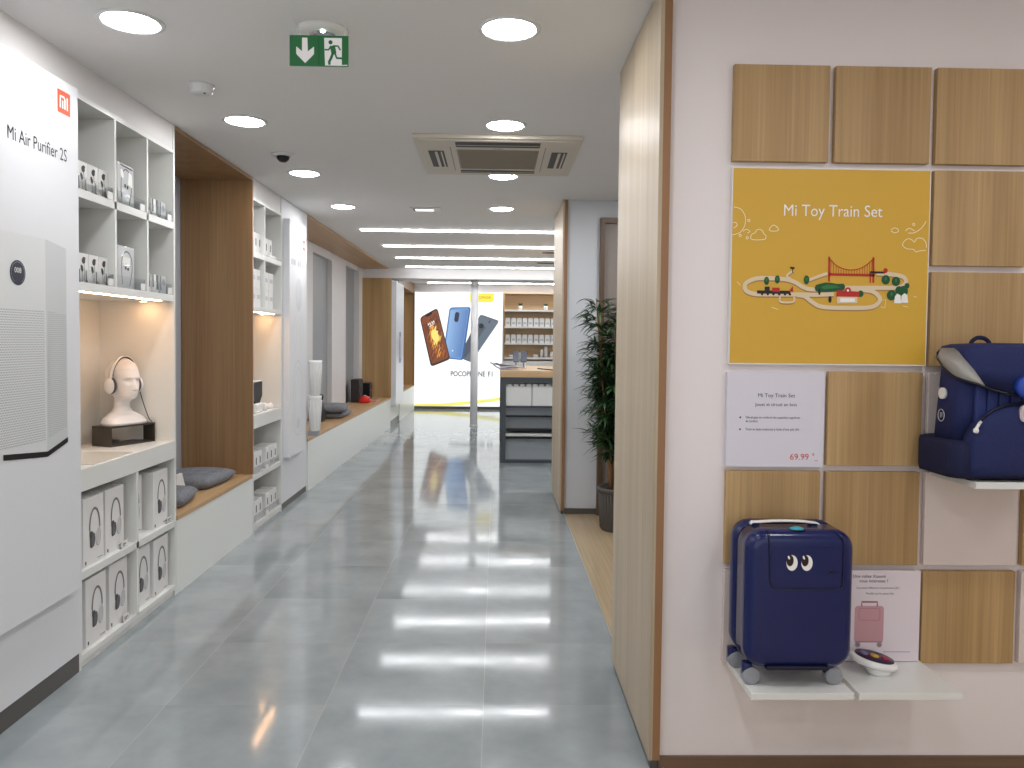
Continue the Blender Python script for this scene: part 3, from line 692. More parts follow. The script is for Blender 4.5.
for i in range(NR+1):
    z = .341*(i/NR) if i < NR else .341
    cxx, df, db, hw, pw = interp(tab, z); ring = []
    for k in range(NT):
        a = 2*math.pi*k/NT; ca, sa = math.cos(a), math.sin(a)
        x = math.copysign(abs(ca)**(2/pw), ca)*(df if ca > 0 else db); y = math.copysign(abs(sa)**(2/pw), sa)*hw
        if ca > .2 and z > .13:
            # face: nose, brow, eye sockets, lips, chin
            nose = .026*gs(y, .0085)*max(0, min(1, (.232-z)/.05))*(1 if z > .182 else max(0, (z-.172)/.010))
            brow = .006*gs(z-.240, .010)*gs(abs(y)-.026, .020)
            eye = -.013*gs(z-.224, .012)*gs(abs(y)-.028, .015); lid = .003*gs(z-.222, .006)*gs(abs(y)-.028, .011)
            lips = .007*gs(z-.164, .0042)*gs(y, .018)+.006*gs(z-.155, .0042)*gs(y, .015)-.003*gs(z-.1595, .002)*gs(y, .02)
            chin = .006*gs(z-.138, .009)*gs(y, .016); cheek = .003*gs(z-.195, .018)*gs(abs(y)-.038, .014)
            x += nose+brow+eye+lid+lips+chin+cheek
        ring.append((cxx+x, y, z))
    rings.append(ring)
mb = MB(BISQ); mb.loft(rings)
body = mb.build('bust', t, local=True)
for s in (-1, 1):
    M = Matrix.Translation((-.006, s*.066, .205)) @ Matrix.Rotation(R(90), 4, 'X')
    mb = MB(BISQ); mb.lathe([(0, -.007), (.016, -.006), (.020, 0), (.016, .006), (0, .004)], n=20, M=M, sx=.8, sy=1.4); mb.build('ear', t, local=True)
t = thing('headphones', 'white over-ear headphones with grey lining worn by the mannequin head', 'headphones', HL+Vector((0, 0, .100)), RZ)
arc = [(.000, .083*math.cos(R(a)), .215+.133*math.sin(R(a))) for a in range(-4, 185, 8)]
mb = MB(CERAM); rg = []
for (x, y, z) in arc:
    d = Vector((0, y, z-.215)).normalized(); c_ = Vector((x, y, z))
    rg.append([c_+Vector((.013, 0, 0))+d*.003, c_+Vector((-.013, 0, 0))+d*.003, c_+Vector((-.013, 0, 0))-d*.002, c_+Vector((.013, 0, 0))-d*.002])
mb.loft(rg); mb.build('headband', t, local=True)
mb = MB(DGREY); rg = [[p-Vector((0, p.y, p.z-.215)).normalized()*.0045 for p in r] for r in rg[2:-2]]; mb.loft(rg); mb.build('band_lining', t, local=True)
for s in (-1, 1):
    M = Matrix.Translation((.000, s*.086, .200)) @ Matrix.Rotation(R(-90*s), 4, 'X')
    mb = MB(CERAM); mb.lathe([(0, .020), (.018, .018), (.030, .010), (.033, 0), (.031, -.004), (0, -.004)], n=32, M=M, sx=.95, sy=1.25); mb.build('ear_cup', t, local=True)
    mb = MB(DGREY); mb.lathe([(0, -.004), (.031, -.004), (.034, -.010), (.031, -.018), (0, -.020)], n=32, M=M, sx=.95, sy=1.25); mb.build('ear_cushion', t, local=True)
cab = MB(BLACK)
cw = [(.01, .088, .165), (.02, .095, .12), (.035, .105, .06), (.04, .12, .018), (.055, .125, .004)]
cab.tube(spline(cw, 5), .0022, 6); cab.build('cable', t, local=True)
o = tag(MB(pbr('glossy_leaflet', (216, 214, 206), .2)).box(-2.0, -1.71, 3.30, 3.66, .83, .834).build('leaflet', loc=(-1.86, 3.48, .83)), 'glossy cream leaflet lying on the ledge left of the riser', 'leaflet')
o = tag(MB(CLEAR).box(-2.05, -1.98, 4.04, 4.10, .83, .836).build('clear_stand', loc=(-2.0, 4.07, .83)), 'small clear plate on the ledge right of the riser', 'price stand')

# ------------------------------------------------------------------ cushions
def cushion(name, label, c, w, d, h, rz, tilt=(0, 0), grp=None, mat=FABRIC):
    t = thing(name, label, 'cushion', c, rz, grp)
    b = MB(mat); n = 22; top = []; 
    def hh(u, v):
        e = max(0, 1-abs(u)**5)**.5*max(0, 1-abs(v)**5)**.5
        tuft = sum(.42*math.exp(-(((u-a)**2+(v-bb)**2)/.03)) for a in (-.5, 0, .5) for bb in (-.5, 0, .5))
        return e*(1-tuft)+.05*math.sin(5*u+2*v)*e
    vs = {}
    for s in (1, -1):
        for i in range(n+1):
            for j in range(n+1):
                u = -1+2*i/n; v = -1+2*j/n; k = 1-.06*(abs(u*v))
                z = h*.5+s*h*.5*hh(u, v)*(1 if s > 0 else 1) if s > 0 else h*.5-h*.5*min(1, hh(u, v)*1.35)
                z = max(z, 0) + tilt[0]*(u+1)*.5 + tilt[1]*(v+1)*.5
                if (i in (0, n) or j in (0, n)) and s < 0: vs[(s, i, j)] = vs[(1, i, j)]; continue
                vs[(s, i, j)] = b.bm.verts.new((u*w/2*k, v*d/2*k, z))
        fs = []
        for i in range(n):
            for j in range(n):
                q = [vs[(s, i, j)], vs[(s, i+1, j)], vs[(s, i+1, j+1)], vs[(s, i, j+1)]]
                fs.append(b.bm.faces.new(q if s > 0 else q[::-1]))
        b._tag(fs, True)
    b.build('pad', t, local=True)
    b = MB(NAVYD if mat is None else DGREY)
    for a in (-.5, 0, .5):
        for bb in (-.5, 0, .5):
            z = h*.5+h*.5*hh(a, bb)+tilt[0]*(a+1)*.5+tilt[1]*(bb+1)*.5
            b.lathe([(0, .003), (.006, .002), (.008, -.002)], (a*w/2, bb*d/2, z), n=10)
    b.build('tuft_buttons', t, local=True); return t
cushion('seat_cushion', 'grey tufted cushion at the near end of the wooden niche seat', (-1.93, 4.42, .424), .38, .38, .085, R(8), grp='tufted seat cushions')
cushion('seat_cushion', 'larger grey tufted cushion farther back on the wooden niche seat', (-1.96, 5.03, .424), .40, .48, .085, R(-4), tilt=(0, .0), grp='tufted seat cushions')
o = tag(MB(PAPER).prism(Fr((-1.90, 4.655, .424), (0, 1, 0), (0, 0, 1)), [(-.05, 0), (.10, 0), (.03, .13), (-.05, .13)], -.012, 0).build('card_stand', loc=(-1.90, 4.68, .424)), 'white wedge shaped card standing between the two cushions of the wooden niche', 'card')
cushion('seat_cushion', 'lower grey cushion of the stacked pair on the long bench', (-1.90, 9.0, .472), .36, .60, .075, R(0), grp='stacked cushions')
cushion('seat_cushion', 'upper grey cushion of the stacked pair on the long bench', (-1.90, 8.95, .54), .36, .60, .085, R(6), grp='stacked cushions')
t = thing('black_bag', 'small black bag lying behind the stacked grey cushions on the long bench', 'bag', (-1.95, 8.45, .472))
mb = MB(BLACK); mb.loft([[(-1.95+.08*s*math.cos(R(a)), 8.45+.16*s*math.sin(R(a)), z) for a in range(0, 360, 20)] for s, z in ((.9, .472), (1.05, .50), (1, .60), (.75, .68), (.3, .73))]); mb.build('body', t)
MB(BLACK).tube(spline([(-1.93, 8.36, .66), (-1.91, 8.38, .76), (-1.91, 8.52, .75), (-1.93, 8.54, .66)], 5), .008).build('handle', t)

# ------------------------------------------------------------------ products in the farther unit
def mini_box():
    t = thing('product_box', '', 'box', (0, 0, 0), 0, 'small boxes in the farther shelf unit')
    MB(PAPER).box(-.12, 0, -.042, .042, 0, .15, bev=.001).build('carton', t, local=True)
    f = Fr((0, 0, 0), (0, 1, 0), (0, 0, 1)); mb = MB(BLACK); mb.flat(f, rrect(.020, .055, .008, 4, 0, .085), .0008)
    mb.use(INKL); mb.rect(f, -.03, .03, .022, .026, .0008); mb.build('printed_device', t, local=True); return t
pb = mini_box(); first = True
rows = [(1.98, (5.475, 5.56, 5.645), 'top left'), (1.98, (5.78, 5.88, 5.98), 'top right'), (.403, (5.475, 5.565, 5.655), 'middle left'), (.403, (5.84, 5.94, 6.04), 'middle right'),
        (.056, (5.475, 5.565, 5.655), 'bottom left'), (.056, (5.84, 5.94, 6.04), 'bottom right')]
for z, ys, nm in rows:
    for y, k in zip(ys, ('left', 'middle', 'right')):
        lab = 'small white box, %s of three in the %s group of the farther shelf unit' % (k, nm)
        x = -1.725 if nm != 'top right' else -1.745
        if first: pb.location = (x, y, z); pb['label'] = lab; first = False
        else: dup(pb, (x, y, z), lab)
for z, nm in ((.403, 'middle'), (.056, 'bottom')):
    t = thing('acrylic_tray', 'clear acrylic tray before the boxes on the %s shelf of the farther unit' % nm, 'tray', (-1.74, 5.77, z))
    MB(CLEAR).box(-1.712, -1.709, 5.44, 6.10, z, z+.05).build('wall', t)
    MB(PAPER).box(-1.708, -1.706, 5.74, 5.80, z+.003, z+.03).build('price_tag', t)
t = thing('white_gadget', 'small white gadget lying before the boxes on the top right of the farther unit', 'gadget', (-1.74, 5.97, 1.98))
MB(CERAM).vbox(-1.74, -1.705, 5.86, 6.02, 1.98, 2.005, .015, .006, 4).build('body', t)
for k, (y, n2) in enumerate(((5.495, 'left'), (5.61, 'second'), (5.80, 'third'), (5.92, 'right'))):
    for j in range(2):
        z = 1.60+j*.135
        t = thing('white_carton', 'plain white carton, %s %s on the second shelf of the farther unit' % (n2, ('lower', 'upper')[j]), 'box', (-1.80, y, z), 0, 'white cartons on the second shelf')
        MB(PAPER).box(-1.84, -1.722, y-.055, y+.055, z, z+.134, bev=.0015).build('carton', t)
        m_ = MB(INKL); m_.rect(Fr((-1.722, y, z), (0, 1, 0), (0, 0, 1)), -.035, .035, .06, .09); m_.build('label_print', t)
t = thing('speaker', 'black box speaker on a white base on the ledge of the farther unit', 'speaker', (-1.80, 5.66, .83))
MB(CERAM).vbox(-1.87, -1.73, 5.56, 5.76, .83, .90, .02, .01, 4).build('base', t)
MB(BLACK).prism(Fr((-1.80, 5.66, .90), (0, 1, 0), (0, 0, 1)), [(-.10, .05), (-.03, 0), (.07, 0), (.13, .05), (.13, .155), (-.10, .155)], -.05, .05).build('body', t)
MB(CERAM).box(-1.85, -1.75, 5.57, 5.78, 1.055, 1.065, bev=.003).build('lid', t)
for k, y in enumerate((5.84, 5.92, 6.0)):
    t = thing('white_gadget', 'small rounded white gadget on the ledge, %s from the black speaker' % ('first', 'second', 'third')[k], 'gadget', (-1.76, y, .83), 0, 'gadgets on the farther ledge')
    mb = MB(CERAM); mb.lathe([(0, 0), (.026, 0), (.034, .012), (.032, .03+.015*(k == 0)), (.018, .045+.015*(k == 0)), (0, .048+.015*(k == 0))], (-1.76-.03*(k == 1), y, .83), n=20); mb.build('body', t)
    MB(INKG).lathe([(0, 0), (.008, 0), (.006, .003), (0, .003)], (-1.76-.03*(k == 1), y, .8775+.015*(k == 0)), n=12).build('button', t)

# red and black goods at the far end of the long bench
t = thing('speaker', 'tall dark speaker box at the far end of the long bench', 'speaker', (-2.0, 11.1, .472))
MB(pbr('dark_charcoal', (58, 52, 52), .5)).box(-2.07, -1.95, 11.0, 11.32, .472, .80, bev=.01).build('body', t)
MB(BLACK).cyl((-1.95, 11.1, .70), (-1.943, 11.1, .70), .05).cyl((-1.95, 11.1, .57), (-1.943, 11.1, .57), .07).build('driver', t)
t = thing('black_box', 'small black box beside the tall dark speaker on the long bench', 'box', (-1.95, 11.68, .472))
MB(BLACK).box(-2.03, -1.89, 11.55, 11.78, .472, .72, bev=.01).build('body', t); MB(INKG).rect(Fr((-1.89, 11.66, .472), (0, 1, 0), (0, 0, 1)), -.05, .05, .12, .15, .002).build('label_print', t)
t = thing('red_toy', 'bright red rounded toy in front of the dark speaker on the long bench', 'toy', (-1.86, 10.95, .472))
mb = MB(pbr('bright_red', (215, 40, 30), .35)); mb.lathe([(0, 0), (.07, 0), (.085, .03), (.07, .08), (.03, .10), (0, .10)], (-1.86, 10.95, .472), n=20, sy=1.3); mb.build('body', t)
MB(WHITEI).lathe([(0, 0), (.02, 0), (.015, .008), (0, .01)], (-1.86, 10.95, .572), n=12).build('button', t)
o = tag(MB(pbr('pink_card', (225, 150, 150), .6)).box(-1.88, -1.74, 11.2, 11.5, .472, .480).build('leaflet', loc=(-1.8, 11.35, .472)), 'pink leaflet on the long bench beside the red toy', 'leaflet')

# ------------------------------------------------------------------ backlit phone poster on the end wall
t = thing('poster_lightbox', 'large backlit white poster of three smartphones on the end wall', 'lightbox', (-.75, YB-.05, .108))
MB(DARKP).box(-1.63, .13, YB-.08, YB, .0, .055).build('base_rail', t)
MB(WMETAL).box(-1.63, -1.622, YB-.075, YB, .055, 2.33).box(.122, .13, YB-.075, YB, .055, 2.33).box(-1.622, .122, YB-.075, YB, 2.322, 2.33).build('frame', t)
PY = YB-.07
mb = MB(emit('poster_white', (250, 253, 252), E_POSTER)); mb.box(-1.622, .122, PY, YB-.01, .055, 2.322)
f = Fr((-1.622, PY, .108), (1, 0, 0), (0, 0, 1))
def q(x, y): return ((x-415)*.01985, (403-y)*.01995)
def Q(l): return [q(*p) for p in l]
def pe(n, c, s=.9): return emit('poster_'+n, c, E_POSTER*s)
def roundpoly(pts, r):
    out = []; n = len(pts); V = [Vector(p) for p in pts]
    for i in range(n):
        a, b, c = V[i-1], V[i], V[(i+1) % n]; p = b+(a-b).normalized()*r; s_ = b+(c-b).normalized()*r
        for k in range(5):
            u = k/4; out.append(tuple((1-u)**2*p+2*u*(1-u)*b+u*u*s_))
    return out
# dark phone
P3 = Q([(480.5, 313.5), (499.5, 319.8), (471.5, 361.5), (460, 357)])
mb.use(pe('phone_dark_edge', (58, 66, 76))); mb.flat(f, roundpoly(P3, .05), .004)
mb.use(pe('phone_dark', (96, 108, 122))); mb.flat(f, roundpoly([(a*.965+.052, b*.965+.04) for a, b in P3], .045), .006)
mb.use(pe('phone_dark2', (72, 82, 94))); mb.flat(f, Q([(476, 322), (486, 326), (466, 357), (460, 355)]), .008)
mb.use(pe('camera_dark', (20, 24, 30))); mb.disc(f, *q(481.5, 325), .05, c=.010); mb.line(f, Q([(489, 322), (490.5, 319.5)]), .02, .01); 
# blue phone
P2 = Q([(449.8, 307), (471, 306.3), (463.8, 359.5), (443, 357.5)])
mb.use(pe('phone_blue_edge', (60, 92, 140))); mb.flat(f, roundpoly(P2, .06), .012)
mb.use(pe('phone_blue', (104, 148, 205))); mb.flat(f, roundpoly(Q([(450.5, 308), (469.5, 307.3), (462, 358.5), (444, 356.5)]), .05), .014)
BQ = [Vector(p) for p in Q([(450.5, 308.4), (469.3, 307.7), (461.8, 358.0), (444.2, 356.2)])]
for k in range(8):      # the phone's back grades from pale to deep blue
    u0 = .03+.94*k/8; u1 = .03+.94*(k+1)/8; c_ = [round(a+(b-a)*k/7) for a, b in zip((140, 176, 218), (92, 128, 182))]
    mb.use(pe('phone_blue_band', c_)); mb.flat(f, [tuple(BQ[0].lerp(BQ[1], u0).lerp(BQ[3].lerp(BQ[2], u0), .03)), tuple(BQ[0].lerp(BQ[1], u1).lerp(BQ[3].lerp(BQ[2], u1), .03)), tuple(BQ[0].lerp(BQ[1], u1).lerp(BQ[3].lerp(BQ[2], u1), .97)), tuple(BQ[0].lerp(BQ[1], u0).lerp(BQ[3].lerp(BQ[2], u0), .97))], .0155)
mb.use(pe('camera_bump', (38, 48, 66))); mb.flat(f, [(a+q(457, 316.5)[0], b+q(457, 316.5)[1]) for a, b in [(x*math.cos(R(-8))-y*math.sin(R(-8)), x*math.sin(R(-8))+y*math.cos(R(-8))) for x, y in rrect(.085, .20, .04)]], .018)
mb.use(pe('logo_mark', (205, 222, 240))); mb.rect(f, q(453, 0)[0]-.015, q(453, 0)[0]+.015, q(0, 350)[1]-.015, q(0, 350)[1]+.015, .018)
# front phone with the orange streaked screen
P1 = Q([(420, 317.5), (437.5, 307.5), (451, 358.5), (431.5, 366.5)])
mb.use(pe('phone_frame', (54, 42, 40))); mb.flat(f, roundpoly(P1, .07), .020)
S1 = Q([(421.2, 318.3), (437, 309.4), (449.6, 357), (432.3, 363.8)])
mb.use(pe('screen_brown', (128, 72, 44))); mb.flat(f, roundpoly(S1, .05), .022)
def scr(u, v): # screen coordinates 0..1 from the top left
    a = Vector(S1[0]).lerp(Vector(S1[1]), u); b = Vector(S1[3]).lerp(Vector(S1[2]), u); return tuple(a.lerp(b, v))
rnd = random.Random(3)
cols = [pe('streak_a', (222, 140, 50)), pe('streak_b', (240, 190, 90)), pe('streak_c', (176, 96, 50)), pe('streak_d', (92, 48, 36))]
for k in range(170):
    u = rnd.uniform(.02, .86); v = rnd.uniform(.05, .90); ln = rnd.uniform(.06, .16); wd = rnd.uniform(.006, .016)
    mb.use(cols[(k % 2) if abs(u+.1-.55)+.7*abs(v-.5) < .3 else 2+(k % 3 > 0)]); a, b = scr(u, min(.96, v+ln*.7)), scr(min(.97, u+ln*1.1), v); mb.line(f, [a, b], wd, .0235+.00006*k)
mb.use(pe('glow', (250, 222, 120))); mb.disc(f, *scr(.55, .47), .07, .13, c=.034, rot=R(20))
for k in range(8):
    u = rnd.uniform(.3, .6); v = rnd.uniform(.35, .6); mb.line(f, [scr(u, v+.08), scr(u+.2, v-.06)], .018, .0345)
mb.use(pe('clock_white', (235, 235, 235))); 
for k in range(4): mb.line(f, [scr(.33+.10*k+.03*(k > 1), .17), scr(.35+.10*k+.03*(k > 1), .215)], .022, .035)
mb.line(f, [scr(.34, .245), scr(.7, .235)], .010, .035); mb.use(pe('notch', (20, 18, 20))); mb.flat(f, [scr(.3, -.01), scr(.72, -.01), scr(.68, .035), scr(.34, .035)], .036)
mb.use(pe('poster_text', (92, 96, 100))); mb.text(f, 'POCOPHONE', *q(451, 375.4), .14, .004, sx=.80, bold=.004); mb.text(f, 'F1', *q(488.5, 375.4), .14, .004, sx=.85, bold=.004)
mb.use(pe('yellow_tab', (250, 226, 60))); mb.flat(f, Q([(470, 301.5), (492, 301.5), (494, 299), (494, 292.6), (470, 292.6)]), .004)
mb.use(pe('tab_text', (120, 104, 30))); mb.text(f, 'POCOPHONE', *q(474.5, 298), .072, .006, sx=.72)
mb.use(pe('yellow_wave', (240, 232, 120))); mb.flat(f, Q([(415.2, 405.5), (415.2, 403.6), (440, 403), (470, 400.4), (503, 396.2), (503, 399), (480, 402.4), (452, 405.5)]), .004)
mb.use(pe('yellow_wave_deep', (232, 220, 80))); mb.flat(f, Q([(415.2, 405.5), (415.2, 404.6), (435, 404.4), (450, 405.5)]), .006)
mb.use(pe('small_print', (190, 192, 180))); 
for k in range(7): mb.rect(f, q(482+k*2.2, 0)[0], q(483.4+k*2.2, 0)[0], q(0, 401.5)[1], q(0, 400.7)[1], .008)
mb.build('poster', t)

t = thing('column', 'slim round white column in front of the backlit poster', 'column', (-.35, 12.3, 0))
MB(pbr('column_white', (250, 250, 252), .3)).cyl((-.35, 12.3, .02), (-.35, 12.3, 2.23), .058, n=32).build('shaft', t)
MB(WMETAL).lathe([(.058, 0), (.066, 0), (.066, .09), (.058, .095)], (-.35, 12.3, 2.23), n=32).build('capital', t)
MB(WMETAL).lathe([(0, 0), (.066, 0), (.066, .018), (.058, .02), (0, .02)], (-.35, 12.3, 0), n=32).build('foot_ring', t)

# ------------------------------------------------------------------ end wall shelving
t = thing('wall_shelving', 'oak wall shelving with white shelves on the end wall beside the backlit poster', 'shelving', (1.0, YB-.2, 0))
X0, X1 = .14, 2.2
MB(OAKX).box(X0, X1, YB-.03, YB-.003, .98, 2.32).box(X0, X0+.02, YB-.30, YB-.03, .98, 2.32).box(X1-.02, X1, YB-.30, YB-.03, .98, 2.32).box(X0+.02, X1-.02, YB-.30, YB-.03, 2.30, 2.32).build('oak_surround', t)
SZ = (1.985, 1.66, 1.335, 1.05)
for z in SZ: MB(LAM).box(X0+.02, X1-.02, YB-.31, YB-.03, z-.035, z, bev=.002).build('shelf', t)
MB(LAM).box(X0, X1, YB-.32, YB-.003, 0, .98).build('base_cabinet', t)
wb = thing('speaker_box', '', 'box', (0, 0, 0), 0, 'white rounded boxes on the end wall shelving')
MB(PAPER).prism(Fr((0, 0, 0), (1, 0, 0), (0, 0, 1)), [(-.046, 0), (.046, 0), (.046, .145), (.034, .165), (-.034, .165), (-.046, .145)], -.0, .16).build('carton', wb, local=True)
m_ = MB(INKL); m_.rect(Fr((0, -.16, 0), (1, 0, 0), (0, 0, 1)), -.03, .03, .04, .085, .002); m_.build('label_print', wb, local=True)
first = True
for z, nm in ((1.66, 'upper'), (1.335, 'lower')):
    for k in range(11):
        x = .225+k*.1115; y = YB-.10
        lab = 'white carton, %s from left in the %s carton row on end wall shelving' % (('first', 'second', 'third', 'fourth', 'fifth', 'sixth', 'seventh', 'eighth', 'ninth', 'tenth', 'eleventh')[k], nm)
        if first: wb.location = (x, y, z); wb['label'] = lab; first = False
        else: dup(wb, (x, y, z), lab)
for x, nm in ((.47, 'left'), (.97, 'right')):
    t = thing('potted_succulent', 'tiny dark plant in white pot on the top end wall shelf, %s of the two' % nm, 'potted plant', (x, YB-.2, 1.985))
    MB(CERAM).lathe([(0, 0), (.036, 0), (.042, .08), (.036, .08), (0, .075)], (x, YB-.2, 1.985), n=20).build('pot', t)
    mb = MB(LEAF)
    for k in range(14):
        a = k*2.4; d = Vector((math.cos(a), math.sin(a), 0)); c0 = Vector((x, YB-.2, 2.06))
        mb.tube([c0+d*.01, c0+d*.03+Vector((0, 0, .03)), c0+d*.045+Vector((0, 0, .055))], [.01, .010, .002], 5)
    mb.build('leaves', t)
for k, (x, hh_, r) in enumerate(((.30, .05, .05), (.46, .10, .03), (.78, .06, .05), (.90, .16, .028), (.98, .22, .035), (1.10, .12, .035), (1.25, .10, .04))):
    t = thing('small_appliance', '%s gadget on the lowest end wall shelf, %s from left' % (('pale', 'grey')[k % 2], ('first', 'second', 'third', 'fourth', 'tallest, fifth', 'sixth', 'seventh')[k]), 'gadget', (x, YB-.2, 1.05), 0, 'gadgets on the lowest end wall shelf')
    mb = MB(CERAM if k % 2 == 0 else SILV); mb.lathe([(0, 0), (r, 0), (r, hh_*.7), (r*.7, hh_), (0, hh_)], (x, YB-.2, 1.05), n=18); mb.build('body', t)
    MB(DGREY).lathe([(0, 0), (r*.5, 0), (r*.4, .008), (0, .01)], (x, YB-.2, 1.05+hh_), n=12).build('lid', t)

# ------------------------------------------------------------------ display counter
t = thing('display_counter', 'anthracite framed display counter with thick oak top left of the far wall end', 'counter', (.75, 9.3, 0))
cx0, cx1, cy0, cy1 = .055, 1.75, 8.62, 10.3
for (x, y) in ((cx0, cy0), (cx1-.06, cy0), (cx0, cy1-.06), (cx1-.06, cy1-.06)): MB(DGREY).box(x, x+.06, y, y+.06, 0, .965).build('post', t)
MB(DGREY).box(cx0+.06, cx1-.06, cy0, cy0+.05, .905, .965).box(cx0+.06, cx1-.06, cy1-.05, cy1, .905, .965).box(cx0, cx0+.06, cy0+.06, cy1-.06, .905, .965).box(cx0-.004, cx1, cy0-.006, cy0, .945, .967).build('top_rail', t)
MB(DGREY).box(cx0+.06, cx1-.06, cy0, cy0+.05, 0, .035).box(cx0+.06, cx1-.06, cy1-.05, cy1, 0, .035).box(cx0, cx0+.06, cy0+.06, cy1-.06, 0, .035).build('bottom_rail', t)
MB(OAKX).box(cx0-.003, cx1, cy0, cy1+.02, .967, 1.042, bev=.002).build('counter_top', t)
for k, (x0, x1) in enumerate(((cx0+.065, .405), (.412, .80), (.807, 1.2))): MB(LAM).box(x0, x1, cy0+.03, cy1-.2, .645, .865, bev=.003).build('drawer', t)
mb = MB(LAM)
for k in range(16): mb.box(.13+k*.072, .13+k*.072+.054, cy0+.04, cy0+.10, .866, .890)
mb.build('card_slots', t)
MB(DGREY).box(cx0+.06, cx1-.06, cy0+.02, cy1-.06, .625, .644).build('shelf', t)
for z0, z1 in ((.52, .535), (.36, .385), (.275, .300)): MB(BLACK).box(cx0+.06, cx1-.06, cy0+.005, cy1-.06, z0, z1).build('shelf', t)
MB(DGLASS).box(cx0+.06, cx1-.06, cy0+.10, cy0+.108, .535, .625).box(cx0+.06, cx1-.06, cy0+.10, cy0+.108, .385, .52).box(cx0+.06, cx1-.06, cy0+.06, cy0+.068, .035, .275).build('smoked_panel', t)
MB(LAM).box(cx0+.06, cx1-.06, cy0+.02, cy0+.5, .302, .335).build('shelf', t)
PURP = pbr('grey_purple_leaflet', (168, 164, 188), .4, noise=.3, nscale=20)
t = thing('leaflet_pile', 'pile of crumpled grey violet leaflets sliding off the left end of the counter', 'leaflets', (.1, 8.9, 1.042), 0)
for k, (dx, dy, rz, h0) in enumerate(((0, 0, 4, 0), (.06, .05, -14, .012), (-.02, .1, 24, .024))):
    b = bmesh.new(); n = 8; g = []
    for i in range(n+1):
        for j in range(n+1):
            u = -1+2*i/n; v = -1+2*j/n; g.append(b.verts.new((u*.14, v*.10, .012+h0+.010*math.sin(3*u+k)+.008*math.cos(4*v+2*k)+(.045*u*u if u < 0 else .012*u))))
    for i in range(n):
        for j in range(n): b.faces.new((g[i*(n+1)+j], g[(i+1)*(n+1)+j], g[(i+1)*(n+1)+j+1], g[i*(n+1)+j+1]))
    ex = bmesh.ops.solidify(b, geom=b.faces[:], thickness=.004)
    mb = MB(PURP if k != 1 else PAPER); mb.merge(b, Matrix.Translation((.11+dx, 8.95+dy, 1.042)) @ Matrix.Rotation(R(rz), 4, 'Z'), True); mb.build('leaflet', t)
for k, (x, y) in enumerate(((.24, 9.35), (.34, 9.35))):
    t = thing('phone_stand', 'small phone on chrome security stand on the counter, %s of the pair' % ('left', 'right')[k], 'phone', (x, y, 1.042), R(10-25*k), 'phones on stands')
    MB(CHROME).lathe([(0, 0), (.03, 0), (.03, .008), (.010, .012), (.010, .08), (0, .08)], n=16).build('stand', t, local=True)
    M = Matrix.Translation((0, -.005, .145)) @ Matrix.Rotation(R(-22), 4, 'X')
    mb = MB(DGREY); mb.vbox(-.036, .036, -.005, .005, -.075, .075, .004, .002, 3, M=M); mb.use(pbr('phone_screen', (96, 100, 116), .15)); mb.box(-.031, .031, -.0062, -.0052, -.066, .066, M=M); mb.build('handset', t, local=True)
o = tag(MB(BLACK).tube(spline([(.50, 9.2, 1.049), (.58, 8.9, 1.049), (.66, 8.70, 1.049), (.672, 8.60, 1.045), (.672, 8.6, 1.00), (.672, 8.598, .95)], 5), .009).build('power_cable', loc=(.6, 8.9, 1.042)), 'black cable trailing over the front edge of the oak counter', 'cable')

# ------------------------------------------------------------------ potted plant
t = thing('potted_plant', 'tall leafy green bamboo plant in grey ribbed pot behind the wooden wall end', 'potted plant', (.92, 5.62, 0))
px_, py_ = .905, 5.60
POT = pbr('grey_woven_pot', (92, 88, 84), .8, bump=.5, bscale=120)
mb = MB(POT); mb.lathe([(0, 0), (.118, 0), (.128, .02), (.140, .285), (.150, .29), (.150, .315), (.136, .315), (.130, .28), (0, .28)], (px_, py_, 0), n=40)
for a in range(0, 360, 10): mb.cyl((px_+.124*math.cos(R(a)), py_+.124*math.sin(R(a)), .015), (px_+.139*math.cos(R(a)), py_+.139*math.sin(R(a)), .28), .006, n=6)
mb.build('pot', t)
MB(pbr('soil', (54, 42, 32), .95, bump=.8, bscale=80)).lathe([(0, .282), (.06, .287), (.129, .281)], (px_, py_, 0), n=24).build('soil', t)
rnd = random.Random(11); mbS = MB(STEM); mbL = MB(LEAF); canes = []
for k in range(14):
    a = k*2.4; r0_ = rnd.uniform(.015, .06); r1_ = rnd.uniform(.06, .18); H_ = rnd.uniform(1.25, 1.78); bend = rnd.uniform(-.3, .3)
    pts = [Vector((px_+math.cos(a+bend*s)*(r0_+(r1_-r0_)*s), py_+math.sin(a+bend*s)*(r0_+(r1_-r0_)*s), .28+(H_-.28)*s)) for s in [i/8 for i in range(9)]]
    mbS.tube(pts, [.009-.005*i/8 for i in range(9)], 6); canes.append(pts)
mbS.build('canes', t)
def leaf(mb, p, d, L_, wd, droop):
    side = d.cross(Vector((0, 0, 1))).normalized(); upv = side.cross(d).normalized(); rows = []
    for s, w_ in ((0, .12), (.2, .75), (.45, 1), (.75, .62), (1, .02)):
        c_ = p+d*(L_*s)-Vector((0, 0, droop*L_*s*s)); rows.append((c_+side*wd*w_/2+upv*.003*w_, c_-upv*.001, c_-side*wd*w_/2+upv*.003*w_))
    V = [[mb.bm.verts.new(q_) for q_ in r] for r in rows]; fs = []
    for A, B in zip(V, V[1:]):
        for i in (0, 1): fs.append(mb.bm.faces.new((A[i], A[i+1], B[i+1], B[i])))
    mb._tag(fs, True)
n_l = 0
